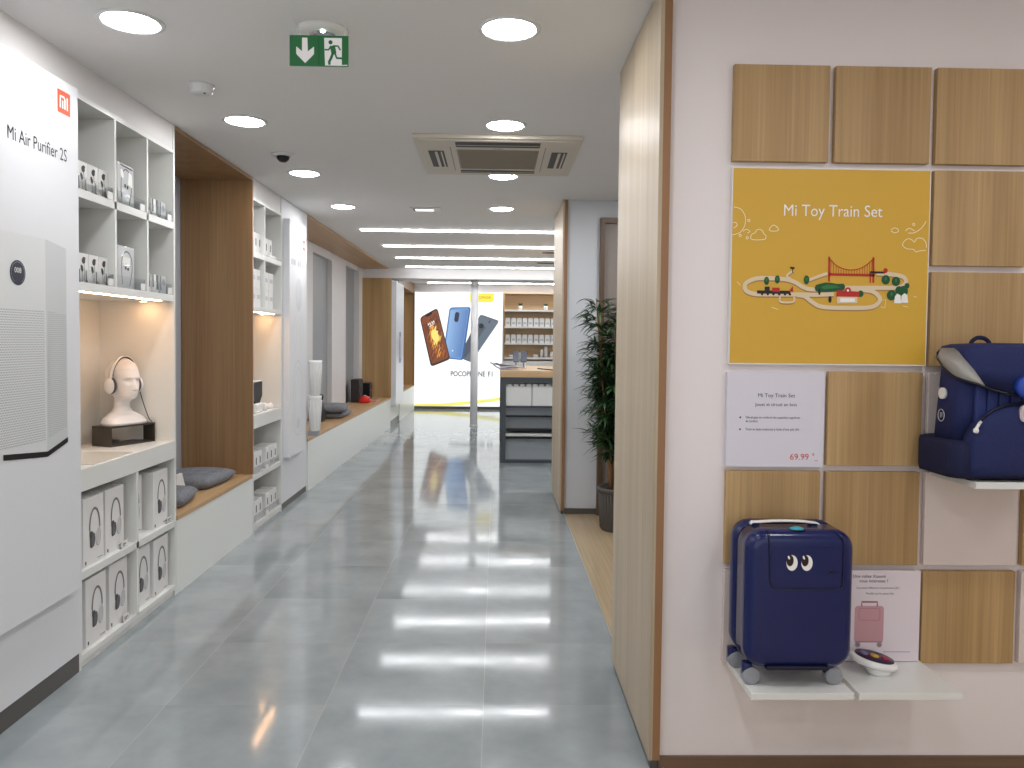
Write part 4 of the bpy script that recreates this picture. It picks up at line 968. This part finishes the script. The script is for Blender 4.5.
for pts in canes:
    for i in range(1, 9):
        c0 = pts[i]
        if c0.z < .62: continue
        for b_ in range(6):
            a = rnd.uniform(0, 6.28); el = rnd.uniform(-.1, .8); bl = rnd.uniform(.04, .15)
            d = Vector((math.cos(a)*math.cos(el), math.sin(a)*math.cos(el), math.sin(el)))
            o0 = pts[i-1].lerp(c0, rnd.random()); e0 = o0+d*bl
            for l_ in range(9):
                s = (l_+1)/9; aa = a+rnd.uniform(-1.1, 1.1); ee = rnd.uniform(-.3, .75)
                dd = Vector((math.cos(aa)*math.cos(ee), math.sin(aa)*math.cos(ee), math.sin(ee)))
                mbL.use(LEAF2 if rnd.random() < .3 else LEAF)
                leaf(mbL, o0.lerp(e0, s), dd, rnd.uniform(.07, .14), rnd.uniform(.015, .024), rnd.uniform(.0, .6)); n_l += 1
mbL.build('foliage', t)

# ------------------------------------------------------------------ display wall on the right: square tiles
WY = 2.44; TP = .3195; TW = .300
def tx(c): return .736+c*.321
def tz(r): return 2.251-TP*r
def tile(c, r, mat, label, cat='wall tile', grp='oak wall tiles'):
    x, z = tx(c), tz(r); o = MB(mat).box(x, x+TW+.002, WY-.022, WY-.0005, z-TW, z, bev=.0015).build('wall_tile', loc=(x+TW/2, WY, z-TW))
    return tag(o, label, cat, grp)
cn = ['first', 'second', 'third', 'fourth']; rn = ['top', 'second', 'third', 'fourth', 'fifth', 'bottom']
tile(0, 0, OAKT, 'oak square wall tile at the top left, above the left half of the train poster')
tile(1, 0, OAKT, 'oak square wall tile above the right half of the train poster')
tile(2, 0, OAKT, 'oak square wall tile at the top right corner of the wall')
tile(2, 1, OAKT, 'oak square wall tile directly right of the yellow poster heading')
tile(2, 2, OAKT, 'oak square wall tile directly above the navy backpack')
tile(1, 3, OAKT, 'oak square wall tile directly right of the price card')
tile(0, 4, OAKT, 'oak square wall tile behind the top of the navy suitcase')
tile(1, 4, OAKT, 'oak square wall tile above the suitcase leaflet')
tile(3, 4, OAKT, 'oak square wall tile at the right edge, beside the pale tile')
tile(2, 5, OAKT, 'oak square wall tile at the lowest row, right of the suitcase leaflet')
PALE = pbr('pale_blush_laminate', (222, 208, 202), .25)
tile(2, 3, PALE, 'pale square wall tile half hidden behind the navy backpack', grp='pale wall tiles')
tile(2, 4, PALE, 'pale square wall tile below the backpack shelf', grp='pale wall tiles')
tile(0, 5, PALE, 'pale square wall tile behind the body of the navy suitcase', grp='pale wall tiles')
tile(1, 5, PALE, 'pale square wall tile behind the suitcase leaflet', grp='pale wall tiles')
tile(3, 5, PALE, 'pale square wall tile at the right edge in the lowest row', grp='pale wall tiles')

# train poster
t = thing('train_poster', 'yellow square poster of a wooden toy train set with white heading', 'poster', (1.05, WY, 1.312))
px0, px1, pz0, pz1 = .736, 1.368, 1.313, 1.932; FY = WY-.020
mb = MB(PAPER); mb.box(px0, px1, FY, WY-.0005, pz0, pz1); mb.build('backing', t)
f = Fr((px0, FY, pz0), (1, 0, 0), (0, 0, 1)); W_ = px1-px0; H_ = pz1-pz0
mb = MB(YELLOW); mb.rect(f, .003, W_-.003, .004, H_-.003, .0005)
mb.use(WHITEI); mb.text(f, 'Mi Toy Train Set', W_*.507, H_-.150, .052, .0012, 'CENTER', sx=.89)
# drawing grid: crop of 1024 units across 220 photo pixels
def g2(x, y, _=None): 
    X = 720+x*.2148; Y = 180+y*.2148; k = (Y-168)/196
    xl = 732-3.0*k; return ((X-xl)*.00318, (366.3-Y)*.00313-.0012*0)
def G(l): return [g2(*p) for p in l]
TR = pbr('track_cream', (226, 205, 172), .6); TRB = pbr('track_shade', (176, 128, 78), .6); TG = pbr('print_green', (28, 84, 48), .6); TR_ = pbr('print_red', (190, 44, 38), .6); TK = pbr('print_black', (36, 32, 34), .6)
tracks = [([(115, 515), (118, 490), (145, 472), (190, 462), (300, 466), (350, 480), (390, 503), (440, 512), (600, 503), (800, 500), (850, 492), (868, 470), (852, 447), (800, 437), (730, 433)], 19),
          ([(500, 436), (455, 452), (415, 468)], 14), ([(115, 510), (125, 525), (165, 537), (250, 538), (380, 537), (450, 537), (530, 533)], 19),
          ([(360, 540), (395, 545), (430, 572), (480, 594), (600, 597), (700, 593), (738, 574), (745, 548), (715, 520), (660, 512), (610, 515)], 19), ([(280, 545), (282, 572), (340, 572), (345, 548)], 9), ([(330, 465), (310, 450), (340, 425)], 10)]
for k_, (pl, wd) in enumerate(tracks):
    sp_ = [(p.x, p.y) for p in spline(G(pl), 5)]
    mb.use(TRB); mb.line(f, [(a, b-.004) for a, b in sp_], wd*.000683, .0010+k_*.00006)
for k_, (pl, wd) in enumerate(tracks):
    sp_ = [(p.x, p.y) for p in spline(G(pl), 5)]
    mb.use(TR); mb.line(f, sp_, wd*.000683, .0014+k_*.00006)
mb.use(TR_)
for x, y0, y1, w_ in ((507, 358, 475, 9), (714, 358, 478, 9), (700, 430, 478, 6)): mb.line(f, G([(x, y0), (x, y1)]), w_*.00068, .0018)
mb.line(f, G([(507, 441), (720, 443)]), .008, .0018)
cab_ = [(507, 366), (540, 398), (575, 414), (612, 419), (650, 412), (685, 392), (714, 364)]
sp_ = [(p.x, p.y) for p in spline(G(cab_), 6)]; mb.line(f, sp_, .003, .0018)
for p in sp_[2:-1:2]: mb.line(f, [p, (p[0], g2(0, 440)[1])], .0016, .0018)
mb.use(TG)
for x, y, r in ((216, 475, 12), (266, 468, 12), (402, 468, 13)): mb.disc(f, *g2(x, y), r*.00068, r*1.6*.00068, .0020)
for k_, (x, y, r) in enumerate(((772, 463, 20), (820, 470, 20), (800, 535, 22), (835, 512, 18), (855, 515, 22), (872, 490, 12), (655, 530, 14))): mb.disc(f, *g2(x, y), r*.00068, r*1.1*.00068, .0020+k_*.00005)
mb.flat(f, G([(440, 505), (448, 490), (470, 484), (490, 479), (515, 480), (545, 485), (575, 484), (582, 496), (580, 512), (545, 520), (480, 525), (445, 520)][::-1]), .0020)
mb.use(pbr('print_leaf_green', (52, 120, 66), .6)); mb.flat(f, G([(470, 500), (500, 488), (540, 492), (560, 502), (520, 508), (480, 510)][::-1]), .0024)
for x, y in ((772, 458), (820, 465), (800, 530), (216, 470), (266, 464), (402, 464)): mb.disc(f, *g2(x, y), .004, .006, .0026, n=10)
mb.use(TK); mb.rect(f, *[v for v in (g2(180, 0)[0], g2(335, 0)[0])], g2(0, 535)[1], g2(0, 520)[1], .0022)
mb.rect(f, g2(215, 0)[0], g2(238, 0)[0], g2(0, 525)[1], g2(0, 502)[1], .0024); mb.rect(f, g2(705, 0)[0], g2(775, 0)[0], g2(0, 434)[1], g2(0, 424)[1], .0024)
for x in (195, 222, 248, 275, 302, 325): mb.disc(f, *g2(x, 537), .004, c=.0026, n=10)
mb.use(TR_); mb.rect(f, g2(250, 0)[0], g2(285, 0)[0], g2(0, 526)[1], g2(0, 506)[1], .0026); mb.flat(f, G([(318, 524), (340, 524), (338, 498), (328, 512)]), .0026); mb.disc(f, *g2(770, 420), .007, .008, .0028)
mb.flat(f, G([(540, 545), (648, 545), (648, 520), (545, 515)]), .0024); mb.disc(f, *g2(595, 515), .010, c=.0026)
mb.use(TR); mb.flat(f, G([(545, 577), (640, 574), (640, 545), (545, 545)]), .0022); mb.use(WHITEI); mb.flat(f, G([(560, 570), (628, 568), (628, 552), (560, 552)]), .0024)
mb.disc(f, *g2(595, 515), .004, c=.0030, n=10)
for x, y in ((830, 555), (862, 552)): mb.flat(f, G([(x-18, y+18), (x+16, y+18), (x+12, y-18), (x-2, y-28), (x-14, y-16)]), .0024)
mb.use(TK); mb.disc(f, *g2(512, 558), .005, .011, .0026); mb.disc(f, *g2(462, 523), .004, .010, .0026); mb.line(f, G([(325, 412), (346, 414)]), .006, .0022); mb.line(f, G([(335, 415), (338, 435)]), .003, .0022)
mb.use(pbr('pale_outline', (248, 236, 196), .5)); lw = .0022
def outline(pl, closed=True): mb.line(f, [(p.x, p.y) for p in spline(G(pl), 5, closed)], lw, .0010, closed=False)
outline([(62, 132), (95, 142), (115, 175), (114, 215), (92, 250), (56, 262)], False)
outline([(140, 278), (146, 258), (160, 252), (172, 236), (192, 238), (202, 254), (212, 266), (205, 281), (160, 284), (140, 278)], False)
outline([(226, 236), (232, 226), (246, 214), (262, 222), (270, 234), (262, 241), (238, 242), (226, 236)], False)
outline([(105, 245), (120, 235), (138, 245), (125, 252)], False); outline([(60, 205), (72, 205), (78, 218), (62, 230)], False)
outline([(958, 185), (940, 215), (905, 240), (875, 242)], False); outline([(862, 232), (880, 220), (905, 232)], False)
outline([(848, 300), (856, 282), (872, 270), (890, 272), (905, 284), (915, 268), (940, 266), (958, 285), (962, 310)], False)
outline([(848, 300), (870, 316), (900, 318), (912, 330), (930, 325), (958, 322)], False); outline([(795, 230), (806, 220), (822, 222), (830, 234), (812, 242), (795, 234)], False)
for x, y in ((92, 264), (125, 275), (132, 194), (900, 202)): outline([(x-6, y), (x, y-6), (x+6, y), (x, y+6), (x-6, y)], False)
for pl in ([(80, 480), (95, 498)], [(240, 598), (272, 608)], [(905, 540), (920, 542)], [(855, 585), (880, 590)], [(750, 560), (775, 555), (770, 595), (752, 590)]): mb.line(f, G(pl), .0016, .0010)
mb.build('artwork', t)

# price card
t = thing('price_card', 'white price card for the toy train with red price below the yellow poster', 'sign', (.89, WY, .987))
MB(PAPERP).box(.734, 1.046, WY-.020, WY-.0005, .987, 1.288).build('card', t)
f = Fr((.734, WY-.020, .987), (1, 0, 0), (0, 0, 1)); mb = MB(INK)
mb.text(f, 'Mi Toy Train Set', .157, .222, .0175, .0006, 'CENTER'); mb.text(f, 'Jouet et circuit en bois', .157, .194, .0145, .0006, 'CENTER')
mb.disc(f, .043, .157, .003, c=.0006, n=10); mb.disc(f, .043, .119, .003, c=.0006, n=10)
mb.text(f, 'D\u00e9veloppe et renforce les capacit\u00e9s cognitives', .060, .154, .0108, .0006, sx=.86); mb.text(f, "de l'enfant", .060, .142, .0108, .0006, sx=.86)
mb.text(f, "Train en bois motoris\u00e9 \u00e0 l'aide d'une pile AA", .060, .116, .0108, .0006, sx=.88); mb.build('lettering', t)
mb = MB(RED); mb.text(f, '69.99', .204, .023, .028, .0006); mb.text(f, '\u20ac', .276, .036, .012, .0006); mb.rect(f, .284, .296, .020, .0212, .0006); mb.build('price', t)

# shelves
def wshelf(x0, x1, z, label, depth=.262):
    t = thing('wall_shelf', label, 'shelf', ((x0+x1)/2, WY, z-.022))
    MB(LAM).box(x0, x1, WY-.02-depth+.022, WY-.0225, z-.020, z, bev=.0015).build('board', t)
    MB(INKL).box(x0+.01, x1-.01, WY-.0222, WY-.0005, z-.017, z-.003).build('fixing_rail', t)
wshelf(.750, 1.052, .365, 'white wall shelf carrying the navy suitcase')
wshelf(1.066, 1.372, .365, 'white wall shelf carrying the round toy and leaflet')
wshelf(1.390, 1.69, .985, 'white wall shelf carrying the navy backpack')

# suitcase leaflet
t = thing('suitcase_leaflet', 'white leaflet with a pink suitcase picture standing behind the round toy', 'leaflet', (1.21, 2.40, .367))
MB(pbr('blush_paper', (226, 214, 220), .5)).box(1.062, 1.362, 2.402, 2.4035, .367, .660).build('sheet', t)
f = Fr((1.062, 2.402, .367), (1, 0, 0), (0, 0, 1)); mb = MB(INK)
mb.text(f, 'Une valise Xiaomi', .187, .270, .0145, .0006, 'RIGHT'); mb.text(f, 'vous int\u00e9resse ?', .195, .255, .0145, .0006, 'RIGHT')
mb.use(pbr('mid_ink', (110, 104, 110), .6)); mb.text(f, 'Il en existe diff\u00e9rents compartiments (XL)', .232, .234, .0102, .0006, 'RIGHT', sx=.8); mb.text(f, "Possible que les pi\u00e8ces faits", .215, .216, .0102, .0006, 'RIGHT', sx=.8); mb.rect(f, .185, .272, .030, .0315, .0006)
mb.build('lettering', t)
PK = pbr('pink_print', (200, 152, 158), .5); PKD = pbr('pink_print_dark', (160, 112, 120), .5)
mb = MB(PK); mb.flat(f, rrect(.094, .118, .010, cx=.137, cy=.120), .0006); mb.use(PKD); mb.line(f, rrect(.068, .038, .006, cx=.137, cy=.152), .0014, .001, closed=True)
mb.line(f, [(.112, .178), (.112, .192), (.162, .192), (.162, .178)], .006, .0008); mb.line(f, [(.092, .063), (.182, .063)], .003, .001)
for a in (.102, .172): mb.use(INKG); mb.disc(f, a, .054, .009, c=.0009, n=14); mb.use(PKD); mb.disc(f, a, .054, .005, c=.0013, n=12)
mb.build('printed_suitcase', t)

# round toy
t = thing('round_toy', 'round white plastic toy with dark face and coloured buttons on the right shelf', 'toy', (1.185, 2.325, .365))
tc = Vector((1.180, 2.330, .398)); M = Matrix.Translation(tc) @ Matrix.Rotation(R(-14), 4, 'Z') @ Matrix.Rotation(R(10), 4, 'Y') @ Matrix.Rotation(R(2), 4, 'X')
mb = MB(CERAM); mb.lathe([(0, -.012), (.050, -.011), (.064, -.004), (.067, .004), (.062, .011), (.052, .014), (0, .014)], n=48, M=M, sx=1.1, sy=.8); mb.build('shell', t)
mb = MB(pbr('deep_plum', (52, 32, 60), .3)); mb.lathe([(0, .014), (.053, .014), (.052, .0165), (0, .017)], n=48, M=M, sx=1.1, sy=.8); mb.build('face', t)
for dx, c in ((-.032, (120, 104, 150)), (0, (214, 168, 60)), (.032, (170, 50, 80))):
    mb = MB(pbr('toy_button', c, .35)); mb.lathe([(0, .017), (.013, .017), (.012, .020), (0, .021)], n=20, M=M @ Matrix.Translation((dx, 0, 0))); mb.build('button', t)
MB(CERAM).lathe([(0, 0), (.036, 0), (.040, .022), (0, .026)], (1.192, 2.322, .365), n=28).build('foot', t)

# ------------------------------------------------------------------ suitcase
t = thing('suitcase', 'glossy navy hard-shell suitcase with cartoon eye stickers on the left shelf', 'suitcase', (.895, 2.30, .365))
sx0, sx1, sz0, sz1, sy0, sy1 = .738, 1.058, .424, .833, 2.205, 2.395
def shell_ring(y, ins, r):
    return [(x, y, z) for x, z in rrect(sx1-sx0-2*ins, sz1-sz0-2*ins, max(.01, r), 8, (sx0+sx1)/2, (sz0+sz1)/2)]
def shell(y_a, y_b, m, name):    # from seam y_a to outer face y_b, edge rounded
    s = 1 if y_b > y_a else -1; mb = MB(m); rgs = [shell_ring(y_a, .0, .055), shell_ring(y_b-s*.030, .0, .055)]
    for k in range(1, 8):
        a = R(90*k/7); rgs.append(shell_ring(y_b-s*.030+s*.030*math.sin(a), .030*(1-math.cos(a)), .055-.02*(1-math.cos(a))))
    rgs.append(shell_ring(y_b+s*.001, .06, .03)); mb.loft(rgs); return mb.build(name, t)
shell(2.296, sy0, NAVY, 'front_shell'); shell(2.312, sy1, NAVY, 'rear_shell')
mb = MB(NAVYD); mb.loft([shell_ring(y, .003, .053) for y in (2.294, 2.314)]); mb.build('zip_seam', t)
f = Fr((0, sy0, 0), (1, 0, 0), (0, 0, 1))
def on_shell(x, z):     # y of the front shell's surface at a point near its rim
    d = min(sz1-z, x-sx0, sx1-x); 
    return sy0 if d >= .03 else sy0+.030*(1-math.sqrt(max(0, 1-((.03-max(0, d))/.03)**2)))
pk = [(.800, .831), (.800, .810), (.803, .72), (.804, .69), (.812, .674), (.830, .667), (1.0, .667), (1.014, .672), (1.019, .686), (1.019, .80), (1.012, .815), (1.0, .829)]
def d2(p): return (p.x, on_shell(p.x, p.y)-.0015+(.002 if p.y > .829 else 0), p.y)
mb = MB(NAVYD); mb.tube([d2(p) for p in spline(pk, 5)], .0019, 6); mb.build('pocket_groove', t)
mb = MB(NAVY); mb.prism(f, [(a, b) for a, b in rrect(.206, .112, .014, 6, .911, .730)], -.001, .0022, True); mb.build('pocket_door', t)
for ex in (.868, .912):
    mb = MB(WHITEI); mb.prism(f, [(ex+.0165*math.cos(a), .741+.023*math.sin(a)) for a in [2*math.pi*i/28 for i in range(28)]], .0022, .0032)
    mb.use(pbr('eye_black', (40, 20, 22), .35)); mb.prism(f, [(ex-.006+.0105*math.cos(a), .748+.0165*math.sin(a)) for a in [2*math.pi*i/24 for i in range(24)]], .0032, .0038)
    mb.use(WHITEI); mb.prism(f, [(ex-.010+.0035*math.cos(a+.5), .757+.0055*math.sin(a)) for a in [2*math.pi*i/16 for i in range(16)]], .0038, .0042); mb.build('eye_sticker', t)
mb = MB(NAVYD); mb.line(f, [(.972, .714), (1.0, .714)], .004, .0026); mb.line(f, [(.986, .706), (.986, .722)], .004, .0026); mb.build('emblem', t)
MB(TEAL).lathe([(0, 0), (.021, 0), (.020, .005), (.012, .008), (0, .008)], (.893, 2.236, .8305), n=28, sy=.7).build('button', t)
MB(NAVYD).lathe([(.020, 0), (.027, 0), (.026, .003), (.020, .002)], (.893, 2.236, .8305), n=28, sy=.75).build('button_ring', t)
hd = MB(CERAM); hp = [(.775, .832), (.782, .838), (.80, .8385), (.86, .842), (.93, .841), (.96, .8375), (.975, .836), (.985, .832)]
rg = []
for p in spline(hp, 4):
    rg.append([(p.x, 2.300+dy, p.y+dz) for dy, dz in ((-.011, 0), (-.008, .0035), (.008, .0035), (.011, 0), (.008, -.003), (-.008, -.003))])
hd.loft(rg); hd.build('carry_handle', t)
for a in (.778, .955): MB(NAVYD).box(a, a+.022, 2.289, 2.311, .828, .836).build('handle_mount', t)
mb = MB(NAVYD); mb.box(.80, .985, 2.198, 2.22, .424, .436, bev=.003); mb.build('bumper', t)
for wx, wy in ((.768, 2.25), (1.016, 2.25), (.760, 2.365), (1.022, 2.365)):
    hs = MB(NAVY); hs.vbox(wx-.026, wx+.004, wy-.014, wy+.016, .392, .430, .010, .005, 4); hs.cyl((wx, wy-.003, .3915), (wx, wy+.003, .3915), .022, n=28); hs.build('wheel_housing', t)
    for s in (-1, 1):
        y_ = wy+s*.0095; wm = MB(WHEEL); wm.lathe([(0, -.0065), (.0225, -.0065), (.0262, -.004), (.0262, .004), (.0225, .0065), (0, .0065)], n=32, M=Matrix.Translation((wx, y_, .3915)) @ Matrix.Rotation(R(90), 4, 'X'))
        o = wm.build('wheel', t); hb_ = MB(INKG); hb_.cyl((wx, y_-.0075, .3915), (wx, y_+.0075, .3915), .006, n=14); hb_.build('axle', o)

# ------------------------------------------------------------------ backpack
t = thing('backpack', 'navy school backpack with pale flap corner on the upper right shelf', 'backpack', (1.53, 2.31, .985))
bc, by = 1.53, 2.31
def bring(w_, d_, z, r=.03, back=2.41, n=7):
    return [(x, y, z) for x, y in rrect(w_, d_, min(r, d_/2-.001), n, bc, back-d_/2)]
mb = MB(NAVYFD); mb.loft([bring(.30, .16, .986, .03), bring(.392, .212, .992, .04), bring(.404, .222, 1.01, .045), bring(.404, .222, 1.085, .045), bring(.394, .214, 1.096, .04), bring(.35, .20, 1.10, .03)]); mb.build('base', t)
BK = 2.345; mb = MB(NAVYF); mb.loft([bring(.352, .14, 1.085, .04, 2.37), bring(.352, .135, 1.20, .04, BK+.01), bring(.348, .13, 1.30, .04, BK), bring(.336, .12, 1.355, .04, BK), bring(.30, .10, 1.370, .04, BK)]); mb.build('body', t)
# ribbed centre panel
mb = MB(NAVYL)
for k in range(8): mb.vbox(1.398+k*.034, 1.430+k*.034, 2.204, 2.222, 1.10, 1.285, .006, .003, 3)
mb.build('ribbed_panel', t)
# front pocket with an arched top
arch = [(1.372, 1.0), (1.372, 1.10), (1.385, 1.135), (1.405, 1.165), (1.44, 1.192), (1.48, 1.207), (1.53, 1.212), (1.58, 1.207), (1.62, 1.192), (1.655, 1.165), (1.675, 1.135), (1.688, 1.10), (1.688, 1.0)]
ac = (1.53, 1.08); mb = MB(NAVYF); rgs = []
for ins, y in ((0, 2.222), (0, 2.196), (.012, 2.178), (.04, 2.170), (.12, 2.166)):
    k = 1-ins/.16; rgs.append([(ac[0]+(x-ac[0])*k, y, ac[1]+(z-ac[1])*k) for x, z in [(p.x, p.y) for p in spline(arch, 3)]])
mb.loft(rgs); pocket = mb.build('front_pocket', t)
mb = MB(BLACK); mb.tube([(1.385, 2.192, 1.135), (1.405, 2.190, 1.168), (1.44, 2.189, 1.195), (1.48, 2.188, 1.210), (1.53, 2.188, 1.215), (1.58, 2.188, 1.210), (1.62, 2.189, 1.195)], .003, 6); mb.build('zip', pocket)
mb = MB(SILV); mb.tube(spline([(1.395, 2.180, 1.158), (1.385, 2.174, 1.148), (1.377, 2.170, 1.138)], 4), [.0045]*9, 8); mb.lathe([(0, -.008), (.006, -.006), (.008, 0), (.006, .006), (0, .008)], (1.378, 2.170, 1.136), n=14); mb.lathe([(0, -.005), (.005, 0), (0, .005)], (1.392, 2.172, 1.160), n=12); mb.build('zip_pull', pocket)
mb = MB(pbr('pale_rose_reflector', (205, 188, 190), .4)); mb.prism(Fr((0, 2.168, 0), (1, 0, 0), (0, 0, 1)), rrect(.062, .050, .016, 5, 1.534, 1.186), -.006, .004, True); mb.build('reflective_patch', pocket)
# flap draped over the top
path = []
half = [(0, .0)]
def flap_pt(s):     # s 0..1 left half: from back of the left side to the front centre -> x, y, lower z
    tb = [(0, 1.356, 2.340, 1.346), (.18, 1.352, 2.29, 1.312), (.32, 1.352, 2.235, 1.288), (.40, 1.362, 2.205, 1.280), (.48, 1.385, 2.190, 1.272), (.62, 1.43, 2.182, 1.255), (.80, 1.48, 2.178, 1.242), (1, 1.53, 2.176, 1.236)]
    for a, b in zip(tb, tb[1:]):
        if a[0] <= s <= b[0]:
            k = (s-a[0])/(b[0]-a[0]); return [p+(q_-p)*k for p, q_ in zip(a[1:], b[1:])]
    return list(tb[-1][1:])
L_ = [flap_pt(i/24) for i in range(25)]; Rr = [[2*bc-x, y, z] for x, y, z in L_[::-1][1:]]
rim = L_+Rr+[[1.69, 2.352, 1.352], [1.53, 2.354, 1.352], [1.37, 2.352, 1.352]]
rgs = []
ctr = Vector((bc, 2.27, 0))
def ins(pt, k, z): v = Vector((pt[0], pt[1], 0)); w_ = ctr+(v-ctr)*k; return (w_.x, w_.y, z)
rgs = [[ins(p, .955, p[2]+.004) for p in rim], [ins(p, 1.0, p[2]) for p in rim], [ins(p, 1.006, max(p[2]+.012, p[2]*.4+1.345*.6)) for p in rim], [ins(p, .985, 1.362) for p in rim], [ins(p, .93, 1.377) for p in rim], [ins(p, .80, 1.384) for p in rim], [ins(p, .4, 1.388) for p in rim]]
mb = MB(NAVYF); mb.loft(rgs); flap = mb.build('flap', t)
# pale leaf shaped corner of the flap, following it
mb = MB(SILV); lo = []; hi = []
for i in range(13):
    s = .03+.53*i/12; x, y, z = flap_pt(s); kk = math.sin(math.pi*min(1, (i+.0)/12)**.75); zt = z+.003+.085*kk
    zt = min(zt, 1.372); 
    def off(zz): k = 1.012 if zz < 1.35 else .995; return ins((x, y), k, zz)
    lo.append(off(z+.002)); hi.append(off(max(z+.003, zt)))
mid = [tuple((Vector(a)+Vector(b))/2+ (Vector((Vector(a).x, Vector(a).y, 0))-ctr).normalized()*.002) for a, b in zip(lo, hi)]
V = [[mb.bm.verts.new(p) for p in r] for r in (lo, mid, hi)]
for A, B in zip(V, V[1:]): mb._tag([mb.bm.faces.new((A[i], A[i+1], B[i+1], B[i])) for i in range(12)], True)
bmesh.ops.solidify(mb.bm, geom=mb.bm.faces[:], thickness=.0015); mb.build('pale_corner', flap)
MB(BLACK).tube([ins(flap_pt(i/24), 1.004, flap_pt(i/24)[2]-.002) for i in range(25)]+[ins([2*bc-flap_pt(i/24)[0], *flap_pt(i/24)[1:]], 1.004, flap_pt(i/24)[2]-.002) for i in range(23, -1, -1)], .003, 6).build('piping', flap)
mb = MB(BLUEB); mb.lathe([(0, -.012), (.034, -.012), (.034, .006), (.030, .012), (0, .014)], n=36, M=Matrix.Translation((1.522, 2.166, 1.263)) @ Matrix.Rotation(R(90), 4, 'X')); mb.build('clasp_button', flap)
mb = MB(NAVYFD); mb.tube(spline([(1.455, 2.33, 1.370), (1.457, 2.33, 1.39), (1.470, 2.33, 1.402), (1.485, 2.33, 1.404), (1.500, 2.33, 1.400), (1.512, 2.33, 1.388), (1.515, 2.33, 1.370)], 5), .0065); mb.build('grab_handle', t)
fs = Fr((1.3515, 0, 0), (0, -1, 0), (0, 0, 1))
mb = MB(SILV); mb.cyl((1.354, 2.292, 1.235), (1.346, 2.292, 1.235), .017, n=24); mb.build('side_reflector', t)
mb = MB(INKL); mb.tube([(1.3505, 2.298+.016*math.cos(R(a)), 1.168+.018*math.sin(R(a))) for a in range(0, 360, 20)], .0014, 5, closed=True)
mb.tube([(1.3505, 2.302, 1.160), (1.3505, 2.302, 1.176), (1.3505, 2.294, 1.176), (1.3505, 2.294, 1.163)], .0012, 5); mb.build('emblem', t)
